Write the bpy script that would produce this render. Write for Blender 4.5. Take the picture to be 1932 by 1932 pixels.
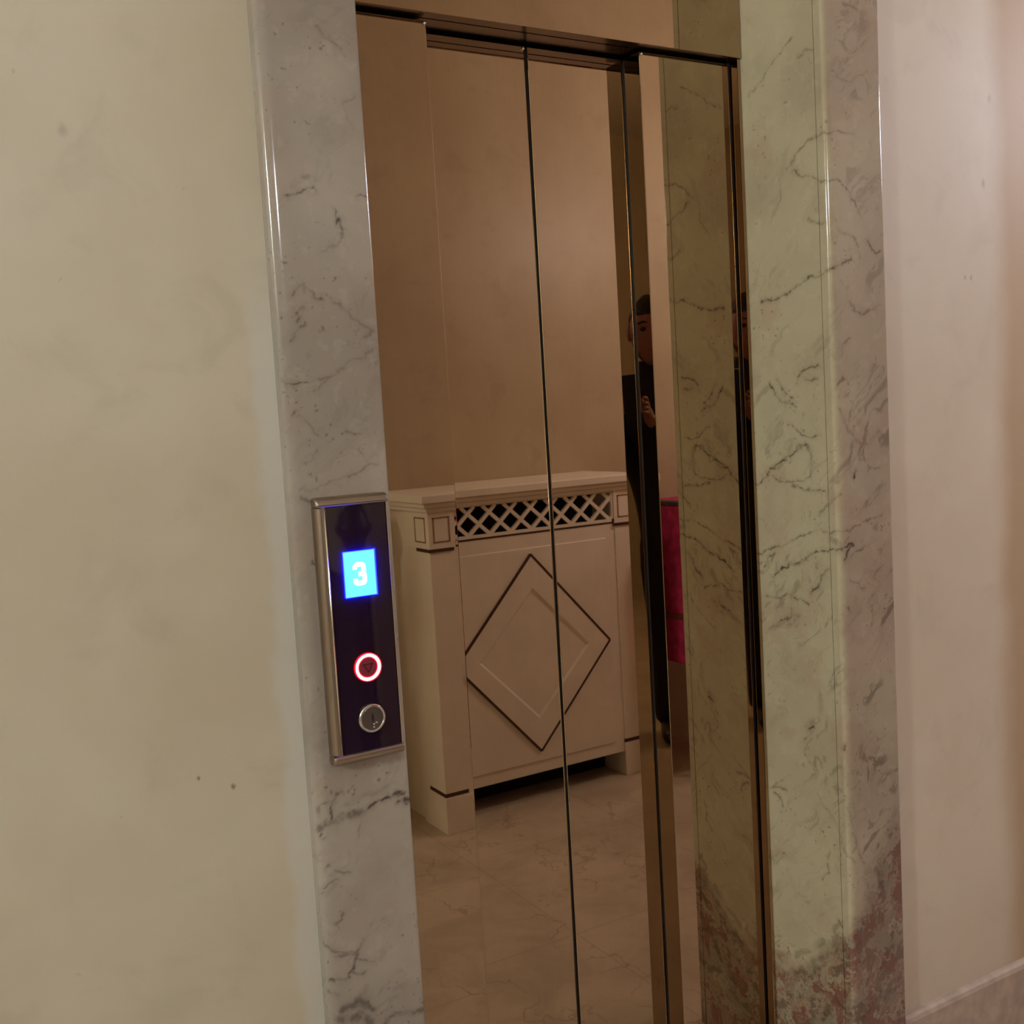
import bpy, bmesh, math, random
from mathutils import Vector, Matrix, Euler
random.seed(7)
PI = math.pi
scene = bpy.context.scene
for o in list(bpy.data.objects):
    bpy.data.objects.remove(o, do_unlink=True)
C = scene.collection

# ------------------------------------------------------------------ camera
EYE = Vector((0.0, 0.0, 1.42))
RX = Vector((0.8586, -0.5093, -0.0584))      # picture right, in the room
RD = Vector((-0.0953, -0.0466, -0.9944))     # picture down
RF = Vector((0.5037, 0.8593, -0.0886))       # view direction
cam_data = bpy.data.cameras.new('camera')
cam_data.sensor_fit = 'HORIZONTAL'
cam_data.sensor_width = 36.0
cam_data.lens = 36.0 * 2084.0 / 1932.0
cam_data.clip_start = 0.01
cam_data.clip_end = 50.0
cam = bpy.data.objects.new('camera', cam_data)
C.objects.link(cam)
zc = -RF.normalized()
xc = (RX - RX.dot(zc) * zc).normalized()
yc_ = zc.cross(xc)
mat = Matrix(((xc.x, yc_.x, zc.x, EYE.x), (xc.y, yc_.y, zc.y, EYE.y), (xc.z, yc_.z, zc.z, EYE.z), (0, 0, 0, 1)))
cam.matrix_world = mat
scene.camera = cam

# ------------------------------------------------------------------ world, lights, exposure
world = bpy.data.worlds.new('world')
scene.world = world
world.use_nodes = True
world.node_tree.nodes['Background'].inputs[0].default_value = (1.0, 0.85, 0.65, 1)
world.node_tree.nodes['Background'].inputs[1].default_value = 0.05
scene.view_settings.view_transform = 'Standard'
scene.view_settings.look = 'None'
scene.view_settings.exposure = 0.07
scene.view_settings.gamma = 1.0
scene.view_settings.use_curve_mapping = False

CEIL = 3.4
# unseen opal globes, added and placed to light the hall: (x, y, z, radius, watts, colour); their glass is the light source
FILL_LAMPS = [
    (-2.20, 0.10, 2.35, 0.12, 130.0, (0.81, 0.96, 1.03)),
    (3.30, 0.88, 2.30, 0.10, 46.0, (0.96, 0.98, 1.20)),
    (4.60, 0.90, 2.40, 0.11, 24.0, (0.98, 0.97, 1.20)),
    (0.20, -2.20, 2.45, 0.11, 46.0, (0.90, 0.95, 1.14)),
]

# ------------------------------------------------------------------ measures (metres)
S = 0.894
YW = 1.475                 # plaster wall of the lift side
YC = 1.62 * S              # face of the marble casing
XL0 = 0.5613 * S           # left casing, outer side
XL1 = 0.7258 * S           # left casing, inner side
XR0 = 1.7317 * S           # right casing, inner side
XR1 = 1.8945 * S           # right casing, outer side
YT = 1.8536 * S            # transom mirror
YS = 1.8836 * S            # slow leaves
YF = 1.942 * S             # fast leaves
ZH = 1.42 + S * (2.158 - 1.42)   # underside of the transom
XA = 0.981 * S             # slow left leaf ends
XM = 1.233 * S             # the two fast leaves meet
XB = 1.474 * S             # slow right leaf begins
XJ = 1.722 * S             # face of the jamb strip
def sz(z): return 1.42 + S * (z - 1.42)

# ------------------------------------------------------------------ node helpers
class NT:
    def __init__(self, name):
        self.m = bpy.data.materials.new(name)
        self.m.use_nodes = True
        self.t = self.m.node_tree
        self.n = self.t.nodes
        self.b = self.n['Principled BSDF']
    def link(self, a, b): self.t.links.new(a, b)
    def setv(self, sock, v):
        if hasattr(v, 'is_output') or isinstance(v, bpy.types.NodeSocket): self.link(v, sock)
        else: sock.default_value = v
    def math(self, op, a, b=0.0, c=None, clamp=False):
        n = self.n.new('ShaderNodeMath'); n.operation = op; n.use_clamp = clamp
        self.setv(n.inputs[0], a); self.setv(n.inputs[1], b)
        if c is not None: self.setv(n.inputs[2], c)
        return n.outputs[0]
    def vmath(self, op, a, b=None, scale=None):
        n = self.n.new('ShaderNodeVectorMath'); n.operation = op
        self.setv(n.inputs[0], a)
        if b is not None: self.setv(n.inputs[1], b)
        if scale is not None: self.setv(n.inputs[3], scale)
        return n.outputs[1] if op in ('DOT_PRODUCT', 'DISTANCE', 'LENGTH') else n.outputs[0]
    def vmadd(self, v, k, add):
        n = self.n.new('ShaderNodeVectorMath'); n.operation = 'MULTIPLY_ADD'
        self.setv(n.inputs[0], v); n.inputs[1].default_value = (k, k, k); self.setv(n.inputs[2], add)
        return n.outputs[0]
    def coord(self):
        n = self.n.new('ShaderNodeTexCoord'); return n.outputs['Object']
    def sep(self, v):
        n = self.n.new('ShaderNodeSeparateXYZ'); self.setv(n.inputs[0], v); return n.outputs
    def comb(self, x, y, z=0.0):
        n = self.n.new('ShaderNodeCombineXYZ'); self.setv(n.inputs[0], x); self.setv(n.inputs[1], y); self.setv(n.inputs[2], z); return n.outputs[0]
    def noise(self, v, scale, detail=4.0, rough=0.55, out=0, dist=0.0):
        n = self.n.new('ShaderNodeTexNoise'); self.setv(n.inputs['Vector'], v)
        n.inputs['Scale'].default_value = scale; n.inputs['Detail'].default_value = detail
        n.inputs['Roughness'].default_value = rough; n.inputs['Distortion'].default_value = dist
        return n.outputs[out]
    def voro(self, v, scale, feature='F1', out='Distance'):
        n = self.n.new('ShaderNodeTexVoronoi'); n.feature = feature; self.setv(n.inputs['Vector'], v)
        n.inputs['Scale'].default_value = scale; return n.outputs[out]
    def rng(self, v, a, b, c=0.0, d=1.0, smooth=True):
        n = self.n.new('ShaderNodeMapRange'); n.interpolation_type = 'SMOOTHSTEP' if smooth else 'LINEAR'
        self.setv(n.inputs[0], v); self.setv(n.inputs[1], a); self.setv(n.inputs[2], b); self.setv(n.inputs[3], c); self.setv(n.inputs[4], d)
        return n.outputs[0]
    def mix(self, f, a, b, mode='MIX'):
        n = self.n.new('ShaderNodeMix'); n.data_type = 'RGBA'; n.blend_type = mode
        self.setv(n.inputs[0], f)
        self.setv(n.inputs[6], col(a)); self.setv(n.inputs[7], col(b))
        return n.outputs[2]
    def bump(self, h, strength=0.1, dist=0.002):
        n = self.n.new('ShaderNodeBump'); n.inputs['Strength'].default_value = strength
        n.inputs['Distance'].default_value = dist; self.setv(n.inputs['Height'], h)
        self.link(n.outputs[0], self.b.inputs['Normal'])
    def base(self, c): self.setv(self.b.inputs['Base Color'], col(c))
    def rough(self, v): self.setv(self.b.inputs['Roughness'], v)
    def metal(self, v): self.b.inputs['Metallic'].default_value = v
    def spec(self, v): self.b.inputs['Specular IOR Level'].default_value = v

def col(c):
    if isinstance(c, tuple) and len(c) == 3: return (c[0], c[1], c[2], 1.0)
    return c
def srgb(r, g, b):
    f = lambda v: (v / 255.0 / 12.92) if v / 255.0 <= 0.04045 else ((v / 255.0 + 0.055) / 1.055) ** 2.4
    return (f(r), f(g), f(b))

def plain(name, c, rough=0.5, metal=0.0, spec=0.5, var=0.08, scale=30.0, bump=0.0):
    t = NT(name)
    v = t.noise(t.coord(), scale, 3.0)
    t.base(t.mix(t.rng(v, 0.3, 0.7), tuple(x * (1 - var) for x in c), tuple(min(1, x * (1 + var)) for x in c)))
    t.rough(rough); t.metal(metal); t.spec(spec)
    if bump: t.bump(v, bump)
    return t.m
def glow(name, c, strength):
    t = NT(name)
    t.base(c); t.rough(0.4)
    t.b.inputs['Emission Color'].default_value = col(c)
    t.b.inputs['Emission Strength'].default_value = strength
    return t.m

VEINS_RIGHT =[
 ([(-0.199,2.001),(-0.1613,2.0245),(-0.1112,2.0612),(-0.0765,2.0772)],0.0016,0.55),
 ([(-0.0619,2.0376),(-0.0451,2.0471),(-0.0251,2.0439)],0.0016,0.4),
 ([(-0.0965,1.8445),(-0.0701,1.8686),(-0.0323,1.8893),(-0.0121,1.8932),(0.0246,1.8921),(0.0713,1.8956)],0.0024,0.45),
 ([(-0.0863,1.8378),(-0.068,1.8264),(-0.0357,1.8152),(-0.0161,1.8038),(-0.0002,1.8063),(0.0249,1.8062),(0.0455,1.7941),(0.0658,1.7715),(0.086,1.7396)],0.0016,0.65),
 ([(-0.0492,1.7436),(-0.0113,1.7325)],0.0048,0.4),
 ([(-0.1795,1.6101),(-0.1525,1.607),(-0.1078,1.6203),(-0.0646,1.6362),(-0.0235,1.6397),(0.0178,1.6516),(0.0526,1.6671)],0.0024,0.7),
 ([(0.0209,1.7195),(0.0628,1.703),(0.0787,1.6706)],0.0032,0.4),
 ([(0.0932,1.7039),(0.1185,1.6775),(0.1366,1.6839)],0.0024,0.6),
 ([(0.0448,1.5893),(0.0699,1.5682),(0.1233,1.5802)],0.0048,0.45),
 ([(-0.1444,1.759),(-0.13,1.7811),(-0.1161,1.7969),(-0.1186,1.834)],0.0016,0.3),
 ([(0.017,1.9981),(0.029,1.9878),(0.0581,1.982),(0.1106,2.0077)],0.0024,0.3),
 ([(0.0518,2.1225),(0.0683,2.1161),(0.1063,2.1065)],0.0048,0.35),
 ([(-0.0901,1.4569),(-0.0726,1.4682),(-0.039,1.4752)],0.002,0.7),
 ([(-0.069,1.4541),(-0.04,1.454)],0.0016,0.5),
 ([(-0.1654,1.4484),(-0.1487,1.422),(-0.1357,1.4151),(-0.1099,1.4046),(-0.097,1.4025)],0.0016,0.8),
 ([(-0.1471,1.4538),(-0.1305,1.4307),(-0.1093,1.4156)],0.0016,0.6),
 ([(-0.1203,1.3701),(-0.0951,1.3538),(-0.0616,1.344),(-0.0365,1.3498)],0.0016,0.6),
 ([(-0.2134,1.2465),(-0.1697,1.2803),(-0.1327,1.3),(-0.0967,1.3192),(-0.0748,1.3317)],0.0024,0.75),
 ([(-0.0966,1.3223),(-0.0748,1.3317),(-0.0669,1.3191)],0.0056,0.5),
 ([(-0.0748,1.3317),(-0.063,1.3129),(-0.0642,1.2879),(-0.0672,1.2676),(-0.0998,1.2558),(-0.1348,1.2582),(-0.1569,1.2642)],0.0016,0.6),
 ([(-0.1176,1.249),(-0.0662,1.2441),(-0.029,1.2421)],0.002,0.7),
 ([(0.0419,1.5227),(0.0199,1.5111),(0.0191,1.4931)],0.0032,0.45),
 ([(0.0082,1.4394),(0.0215,1.4509),(0.0381,1.4383)],0.004,0.5),
 ([(0.0145,1.3908),(0.0465,1.3343),(0.0812,1.3229),(0.1179,1.3454)],0.0048,0.3),
 ([(0.0427,1.267),(0.0492,1.2773)],0.0032,0.8),
 ([(0.0812,1.2702),(0.0882,1.2774),(0.1151,1.2785)],0.0016,0.4),
 ([(-0.2113,1.1129),(-0.1687,1.1262),(-0.1319,1.1387),(-0.0873,1.1578),(-0.0447,1.1667),(0.0217,1.1672)],0.002,0.6),
 ([(-0.1811,1.0654),(-0.1435,1.0855),(-0.1073,1.1017),(-0.0465,1.1258),(0.0117,1.1374),(0.038,1.1407)],0.0024,0.8),
 ([(-0.1344,1.0896),(-0.0897,1.1065)],0.0048,0.5),
 ([(-0.0755,1.0438),(-0.0492,1.0657),(-0.0399,1.0887),(-0.0313,1.0958)],0.0032,0.7),
 ([(-0.202,1.023),(-0.1647,1.0273),(-0.1372,1.0337),(-0.1111,1.0236),(-0.085,1.0234)],0.002,0.6),
 ([(-0.2124,1.0927),(-0.1793,1.0989),(-0.1694,1.1129),(-0.1881,1.1081),(-0.1988,1.0838)],0.002,0.6),
 ([(-0.0474,1.1979),(-0.0177,1.2209),(0.0119,1.2389)],0.004,0.4),
 ([(0.0259,1.1637),(0.0618,1.1817),(0.1159,1.1889)],0.0032,0.45),
 ([(0.0147,1.1092),(0.0199,1.1272),(0.038,1.1407)],0.0032,0.7),
 ([(-0.1811,1.0654),(-0.1727,1.0496)],0.0024,0.6),
 ([(0.0261,1.0705),(0.0607,1.0535)],0.0016,0.4),
 ([(0.0836,1.0663),(0.0978,1.0803),(0.1164,1.0907)],0.0024,0.35),
 ([(-0.1769,0.969),(-0.1489,0.9795),(-0.1123,0.9974)],0.0024,0.6),
 ([(0.0152,1.0221),(0.0191,1.0121)],0.0024,0.5),
 ([(-0.0903,0.7728),(-0.0813,0.7797)],0.0032,0.8),
 ([(-0.1069,0.7442),(-0.0976,0.7546)],0.0024,0.6),
 ([(-0.0074,0.748),(-0.0032,0.7584)],0.0032,0.8),
 ([(-0.2045,0.6229),(-0.1594,0.635)],0.0024,0.6),
 ([(-0.1956,0.6114),(-0.1818,0.6048),(-0.1731,0.5935)],0.0024,0.6),
 ([(-0.2032,0.4657),(-0.1737,0.4894)],0.0016,0.5),
 ([(-0.0756,0.4777),(-0.0534,0.4953),(-0.057,0.5107)],0.0024,0.5),
 ([(-0.0767,0.644),(-0.0362,0.6029),(-0.0133,0.5578),(0.0109,0.5267)],0.0024,0.3),
 ([(0.009,0.5856),(0.0209,0.5501),(0.0376,0.5197)],0.0032,0.4),
 ([(0.1132,0.6785),(0.1323,0.6874)],0.0048,0.4),
 ([(0.0045,0.3814),(0.0276,0.3942)],0.0024,0.7),
 ([(-0.0362,0.4051),(-0.0241,0.3964)],0.0048,0.5),
 ([(0.0025,0.6388),(0.0096,0.5984)],0.0016,0.3),
 ([(0.0741,0.2967),(0.0939,0.3241),(0.1084,0.3331)],0.0072,0.55),
 ([(0.0732,0.497),(0.0902,0.4592),(0.0828,0.3946)],0.0096,0.35),
 ([(-0.1581,0.2431),(-0.1106,0.2875),(-0.0564,0.3302),(-0.0176,0.3526)],0.0096,0.3),
 ([(-0.089,0.1796),(-0.0475,0.2394),(-0.0228,0.227),(0.0243,0.2124),(0.0672,0.245),(0.1287,0.2452)],0.0064,0.5),
]
VEINS_LEFT =[
 ([(0.5247,1.7261),(0.5385,1.7303),(0.5544,1.7347),(0.5686,1.7409)],0.002,0.65),
 ([(0.5315,1.739),(0.5476,1.7471),(0.5717,1.7557)],0.0048,0.3),
 ([(0.6302,1.732),(0.6428,1.7363)],0.0016,0.7),
 ([(0.5728,1.9688),(0.5912,1.955),(0.6138,1.9396),(0.6208,1.9277)],0.0024,0.3),
 ([(0.5964,1.7146),(0.601,1.6963),(0.6079,1.6816),(0.5926,1.6663),(0.5717,1.6546)],0.002,0.5),
 ([(0.5987,1.6925),(0.6051,1.6973)],0.0032,0.8),
 ([(0.6195,1.8581),(0.6301,1.8645),(0.6387,1.8709)],0.0016,0.3),
 ([(0.6192,1.8544),(0.633,1.8223)],0.0016,0.2),
 ([(0.5248,1.594),(0.531,1.6056),(0.542,1.6123),(0.552,1.604)],0.002,0.5),
 ([(0.5533,1.6032),(0.5584,1.5957),(0.5688,1.5916)],0.002,0.95),
 ([(0.5729,1.5975),(0.5796,1.5908),(0.5953,1.5823),(0.6174,1.5584),(0.6388,1.5444)],0.0024,0.35),
 ([(0.5408,1.5849),(0.5323,1.5774)],0.004,0.7),
 ([(0.5412,1.6123),(0.5416,1.6065)],0.0032,0.6),
 ([(0.5342,1.5691),(0.5312,1.5642)],0.0024,0.6),
 ([(0.5377,1.5575),(0.5302,1.5509),(0.5204,1.5378)],0.002,0.5),
 ([(0.4986,1.4819),(0.5051,1.4767),(0.5209,1.4786),(0.5386,1.4788)],0.0016,0.75),
 ([(0.5386,1.4788),(0.5604,1.4831),(0.5826,1.4892)],0.0016,0.4),
 ([(0.5467,1.4684),(0.5826,1.4892),(0.637,1.5203)],0.0016,0.3),
 ([(0.5122,1.4347),(0.5161,1.4395)],0.002,0.6),
 ([(0.5191,1.4327),(0.5377,1.4215),(0.5455,1.4075)],0.0016,0.3),
 ([(0.5438,1.3855),(0.5337,1.3709),(0.5213,1.3718)],0.002,0.4),
 ([(0.5874,1.4085),(0.6022,1.4076),(0.6169,1.4041)],0.0016,0.4),
 ([(0.5895,1.3877),(0.606,1.3848),(0.6194,1.363),(0.6324,1.3594)],0.0016,0.3),
 ([(0.5215,1.3294),(0.5488,1.3339),(0.5861,1.3429),(0.6213,1.3629)],0.0016,0.4),
 ([(0.5138,1.3216),(0.5243,1.3189)],0.0032,0.5),
 ([(0.6269,1.536),(0.6388,1.5444)],0.0024,0.35),
 ([(0.5205,1.233),(0.5295,1.2262),(0.536,1.2312)],0.0012,0.7),
 ([(0.5153,1.3326),(0.52,1.3322)],0.0016,0.5),
 ([(0.4983,0.8564),(0.5206,0.8647),(0.5426,0.8657),(0.5737,0.8625)],0.0072,0.55),
 ([(0.5737,0.8625),(0.588,0.8721),(0.6112,0.8753),(0.6415,0.8749)],0.0032,0.85),
 ([(0.6315,0.8673),(0.6466,0.8649)],0.0048,0.8),
 ([(0.5243,0.8701),(0.5265,0.8845),(0.5342,0.8996),(0.5455,0.9034)],0.0024,0.75),
 ([(0.4982,0.8827),(0.5096,0.8906),(0.5248,0.8912)],0.0024,0.5),
 ([(0.4979,0.8786),(0.5047,0.8833)],0.0048,0.4),
 ([(0.5505,0.8809),(0.5712,0.8889),(0.5895,0.8912),(0.6119,0.8849)],0.0056,0.22),
 ([(0.589,0.8848),(0.6242,0.8941),(0.6446,0.8851)],0.0048,0.2),
 ([(0.5624,0.833),(0.5707,0.8525),(0.5759,0.862)],0.002,0.4),
 ([(0.5017,0.845),(0.503,0.8479)],0.0024,0.7),
 ([(0.5055,0.8388),(0.5168,0.8444)],0.002,0.4),
 ([(0.4997,0.7639),(0.5112,0.7713),(0.5267,0.7735)],0.0016,0.5),
 ([(0.518,0.7179),(0.532,0.7268)],0.002,0.5),
 ([(0.5255,0.7867),(0.5476,0.7851)],0.0016,0.4),
 ([(0.5111,0.7991),(0.5166,0.7998)],0.0024,0.5),
 ([(0.4959,0.688),(0.519,0.6744),(0.5407,0.6656),(0.5622,0.6809)],0.0024,0.5),
 ([(0.5162,0.6656),(0.5451,0.6642)],0.004,0.5),
 ([(0.5451,0.6642),(0.5398,0.6396),(0.5265,0.6264),(0.5026,0.6331)],0.0036,0.65),
 ([(0.5444,0.6557),(0.5753,0.6427)],0.002,0.55),
 ([(0.5382,0.6336),(0.5583,0.6294)],0.002,0.55),
 ([(0.4969,0.6165),(0.5138,0.6066)],0.0024,0.5),
 ([(0.5212,0.5867),(0.5438,0.5878),(0.5655,0.5739)],0.0072,0.6),
 ([(0.5135,0.5739),(0.5423,0.5685),(0.5592,0.5516)],0.0112,0.55),
 ([(0.5842,0.5453),(0.5918,0.5538),(0.6198,0.5489),(0.6387,0.5447)],0.0048,0.55),
 ([(0.6103,0.6128),(0.6195,0.6098)],0.002,0.4),
]

# ------------------------------------------------------------------ materials
import numpy as np
def _hash(ix, iy, seed):
    h = (ix.astype(np.int64) * 374761393 + iy.astype(np.int64) * 668265263 + seed * 982451653) & 0xffffffff
    h = ((h ^ (h >> 13)) * 1274126177) & 0xffffffff
    return ((h ^ (h >> 16)) & 0xffffff) / float(0xffffff)
def vnoise(u, v, seed):
    iu, iv = np.floor(u), np.floor(v)
    fu, fv = u - iu, v - iv
    su, sv = fu * fu * fu * (fu * (fu * 6 - 15) + 10), fv * fv * fv * (fv * (fv * 6 - 15) + 10)
    a, b = _hash(iu, iv, seed), _hash(iu + 1, iv, seed)
    c, d = _hash(iu, iv + 1, seed), _hash(iu + 1, iv + 1, seed)
    return (a + (b - a) * su) * (1 - sv) + (c + (d - c) * su) * sv
def fbm(u, v, scale, octv, seed, gain=0.55):
    t = np.zeros_like(u); amp = 1.0; tot = 0.0
    for k in range(octv):
        t += amp * vnoise(u * scale + 13.7 * k, v * scale - 7.1 * k, seed + k); tot += amp
        amp *= gain; scale *= 2.03
    return t / tot
def sstep(x, a, b):
    t = np.clip((x - a) / (b - a), 0, 1); return t * t * (3 - 2 * t)
ZL = ([-0.21, -0.096, -0.023, 0.05, 0.127, 0.20], [0.27, 0.34, 0.43, 0.55, 0.60, 0.60])    # height of the broken zone across the right slabs
def marble_masks(u, z, VE, kind):
    """veins, clouds, warmth, flecks and the broken zone of one slab, as numbers per vertex"""
    du = (fbm(u, z, 38, 3, 11) - 0.5) * 0.014 + (fbm(u, z, 170, 2, 21) - 0.5) * 0.005
    dz = (fbm(u, z, 38, 3, 31) - 0.5) * 0.014 + (fbm(u, z, 170, 2, 41) - 0.5) * 0.005
    U_, Z_ = u + du, z + dz
    acc = np.zeros_like(u)
    for pts, w, st in VE:
        for (a, b) in zip(pts[:-1], pts[1:]):
            dx, dy = b[0] - a[0], b[1] - a[1]; l2 = max(dx * dx + dy * dy, 1e-9)
            h = np.clip(((U_ - a[0]) * dx + (Z_ - a[1]) * dy) / l2, 0, 1)
            d = np.hypot(U_ - a[0] - h * dx, Z_ - a[1] - h * dy)
            acc = np.maximum(acc, st * (1 - sstep(d, 0, w * 1.35 + 0.0006)))
            acc = np.maximum(acc, st * 0.26 * (1 - sstep(d, 0, w * 1.5 + 0.007)))
    brk = 0.5 + 0.7 * sstep(fbm(u, z, 95, 3, 51), 0.36, 0.60)
    vein = np.clip(acc * brk, 0, 1)
    # long diagonal smears of fine grey
    a_, b_ = u * 0.80 - z * 0.60, (u * 0.60 + z * 0.80) * 0.26
    wv = (fbm(u, z, 9, 3, 61) - 0.5) * 0.10
    sm = sstep(fbm(a_ + wv, b_ + wv, 55, 5, 71, 0.68), 0.54, 0.72)
    if kind == 'right':
        low = 0.30 + 0.70 * sstep(1.75 - z, 0, 0.6) + 0.5 * sstep(u, 0.01, 0.05)
    else:
        low = 0.30 + 0.25 * sstep(1.1 - z, 0, 0.5)
    vein = np.clip(np.maximum(vein, sm * low * 0.27 * (0.25 + sstep(fbm(u, z, 14, 3, 75), 0.42, 0.62))), 0, 1)
    # ridged hairlines
    rd = np.abs(fbm(u + du * 3, z + dz * 3, 11, 4, 81) - 0.5)
    gate = sstep(fbm(u, z, 16, 2, 91), 0.5, 0.66)
    vein = np.maximum(vein, (1 - sstep(rd, 0, 0.009)) * gate * 0.22)
    # dark pin specks
    sp = sstep(fbm(u, z, 150, 2, 95), 0.80, 0.88) * sstep(fbm(u, z, 12, 2, 97), 0.5, 0.65)
    vein = np.maximum(vein, sp * 0.5)
    cloud = sstep(fbm(u + du * 2, z + dz * 2, 6, 4, 101, 0.45), 0.28, 0.72)
    warm = sstep(fbm(u + du * 2, z, 12, 4, 111), 0.50, 0.78) * 0.4
    fleck = sstep(fbm(u, z, 55, 4, 121), 0.64, 0.76) * 0.16
    e = (fbm(u, z, 9, 4, 131) - 0.5) * 0.40 + (fbm(u, z, 45, 3, 133) - 0.5) * 0.12
    if kind == 'right':
        lim = np.interp(u, ZL[0], ZL[1]) + e * 0.45
        zone = sstep(lim - z, 0.0, 0.09) * 0.95
    else:
        lim = 0.53 + e * 0.7
        zone = sstep(lim - z, 0.0, 0.10) * 0.55
    q1 = fbm(a_ * 1.0 + wv, (u * 0.6 + z * 0.8) * 0.55 + wv, 34, 6, 141, 0.62)
    q2 = fbm(u + du * 4, z + dz * 4, 20, 5, 151, 0.62)
    q3 = fbm(u + du * 5, z + dz * 5, 34, 5, 161, 0.62)
    return dict(vein=vein, cloud=cloud, warm=warm, fleck=fleck, zone=zone, q1=q1, q2=q2, q3=q3,
                face_shade=sstep(u + (fbm(u, z, 20, 3, 171) - 0.5) * 0.012, -0.012, 0.020) if kind == 'right' else np.zeros_like(u))

def slab(name, outline, VE, kind, m, label, ufun, fine=(0.05, 2.40), step=0.0016, closed_top=2.62):
    """extruded outline (x, y) with a fine skin of vertices carrying the stone pattern"""
    pts = []
    n = len(outline)
    for i in range(n):
        a, b = Vector(outline[i]), Vector(outline[(i + 1) % n])
        shown = (b[1] < YW - 0.001 or a[1] < YW - 0.001) if kind != 'reveal' else abs(a[0] - b[0]) < 1e-6 and a[0] < XR0 + 0.001
        k = max(1, int((b - a).length / step)) if shown else 1
        for j in range(k): pts.append(a.lerp(b, j / k))
    P = np.array([(p[0], p[1]) for p in pts])
    zs = np.concatenate([[0.0], np.arange(fine[0], fine[1], step), [closed_top]])
    N, R_ = len(P), len(zs)
    X = np.tile(P[:, 0], R_); Y = np.tile(P[:, 1], R_); Z = np.repeat(zs, N)
    co = np.stack([X, Y, Z], 1)
    me = bpy.data.meshes.new(name)
    i = np.arange(N); r = np.arange(R_ - 1)[:, None] * N
    q = np.stack([r + i, r + (i + 1) % N, r + N + (i + 1) % N, r + N + i], -1).reshape(-1, 4)
    nq = len(q)
    loops = np.concatenate([q.ravel(), np.arange(N)[::-1], (R_ - 1) * N + np.arange(N)])
    starts = np.concatenate([np.arange(nq) * 4, [nq * 4, nq * 4 + N]])
    tot = np.concatenate([np.full(nq, 4), [N, N]])
    me.vertices.add(len(co)); me.vertices.foreach_set('co', co.astype(np.float32).ravel())
    me.loops.add(len(loops)); me.loops.foreach_set('vertex_index', loops.astype(np.int32))
    me.polygons.add(nq + 2); me.polygons.foreach_set('loop_start', starts.astype(np.int32)); me.polygons.foreach_set('loop_total', tot.astype(np.int32))
    me.update(calc_edges=True); me.validate()
    me.polygons.foreach_set('use_smooth', np.ones(len(me.polygons), dtype=bool))
    mk = marble_masks(ufun(X, Y), Z, VE, 'right' if kind in ('right', 'reveal') else 'left')
    for k_, v_ in mk.items():
        at = me.attributes.new(k_, 'FLOAT', 'POINT'); at.data.foreach_set('value', v_.astype(np.float32))
    me.materials.append(m)
    o = bpy.data.objects.new(name, me); C.objects.link(o)
    bmx = bmesh.new(); bmx.from_mesh(me); bmesh.ops.recalc_face_normals(bmx, faces=bmx.faces)
    for e_ in bmx.edges:
        if len(e_.link_faces) == 2 and e_.calc_face_angle(0) > math.radians(40): e_.smooth = False
    bmx.to_mesh(me); bmx.free()
    o['kind'] = 'structure'; o['label'] = label; o['_base'] = (0.0, 0.0, 0.0)
    return o

def marble(name, base, light, warm, vein, rust, face_shade=None):
    t = NT(name)
    def at(k):
        n = t.n.new('ShaderNodeAttribute'); n.attribute_name = k; return n.outputs['Fac']
    c = t.mix(at('cloud'), base, light)
    c = t.mix(at('warm'), c, warm)
    c = t.mix(at('fleck'), c, tuple(min(1, k * 1.3) for k in light))
    q1, q2, q3 = at('q1'), at('q2'), at('q3')
    bro = t.mix(t.rng(q1, 0.38, 0.64), tuple(k * 0.45 + b_ * 0.55 for k, b_ in zip(vein, base)), warm)
    bro = t.mix(t.rng(q2, 0.44, 0.64, 0, 0.85), bro, rust)
    bro = t.mix(t.rng(q3, 0.54, 0.68, 0, 0.7), bro, tuple(k * 0.92 for k in base))
    bro = t.mix(t.rng(t.math('SUBTRACT', q1, q2), 0.04, 0.20, 0, 0.7), bro, tuple(k * 1.25 for k in vein))
    c = t.mix(at('zone'), c, bro)
    c = t.mix(at('vein'), c, vein)
    if face_shade:      # dimmer, greyer light of the front face multiplied into the stone colour
        c = t.mix(at('face_shade'), c, t.mix(1.0, c, face_shade, 'MULTIPLY'))
    t.base(c)
    t.rough(0.10); t.spec(0.6)
    t.bump(t.math('MULTIPLY', at('vein'), -1.0), 0.03, 0.0006)
    return t.m

M = {}
M['marble_left'] = marble('marble_grey_casing', srgb(146, 135, 123), srgb(164, 153, 139), srgb(156, 137, 121), srgb(72, 60, 54), srgb(120, 92, 80))
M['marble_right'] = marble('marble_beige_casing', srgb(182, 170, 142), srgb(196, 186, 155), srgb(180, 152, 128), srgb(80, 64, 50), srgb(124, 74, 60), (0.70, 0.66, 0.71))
M['skirting'] = plain('brown_marble_skirting', srgb(172, 152, 136), 0.65, var=0.14, scale=22.0)

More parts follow.
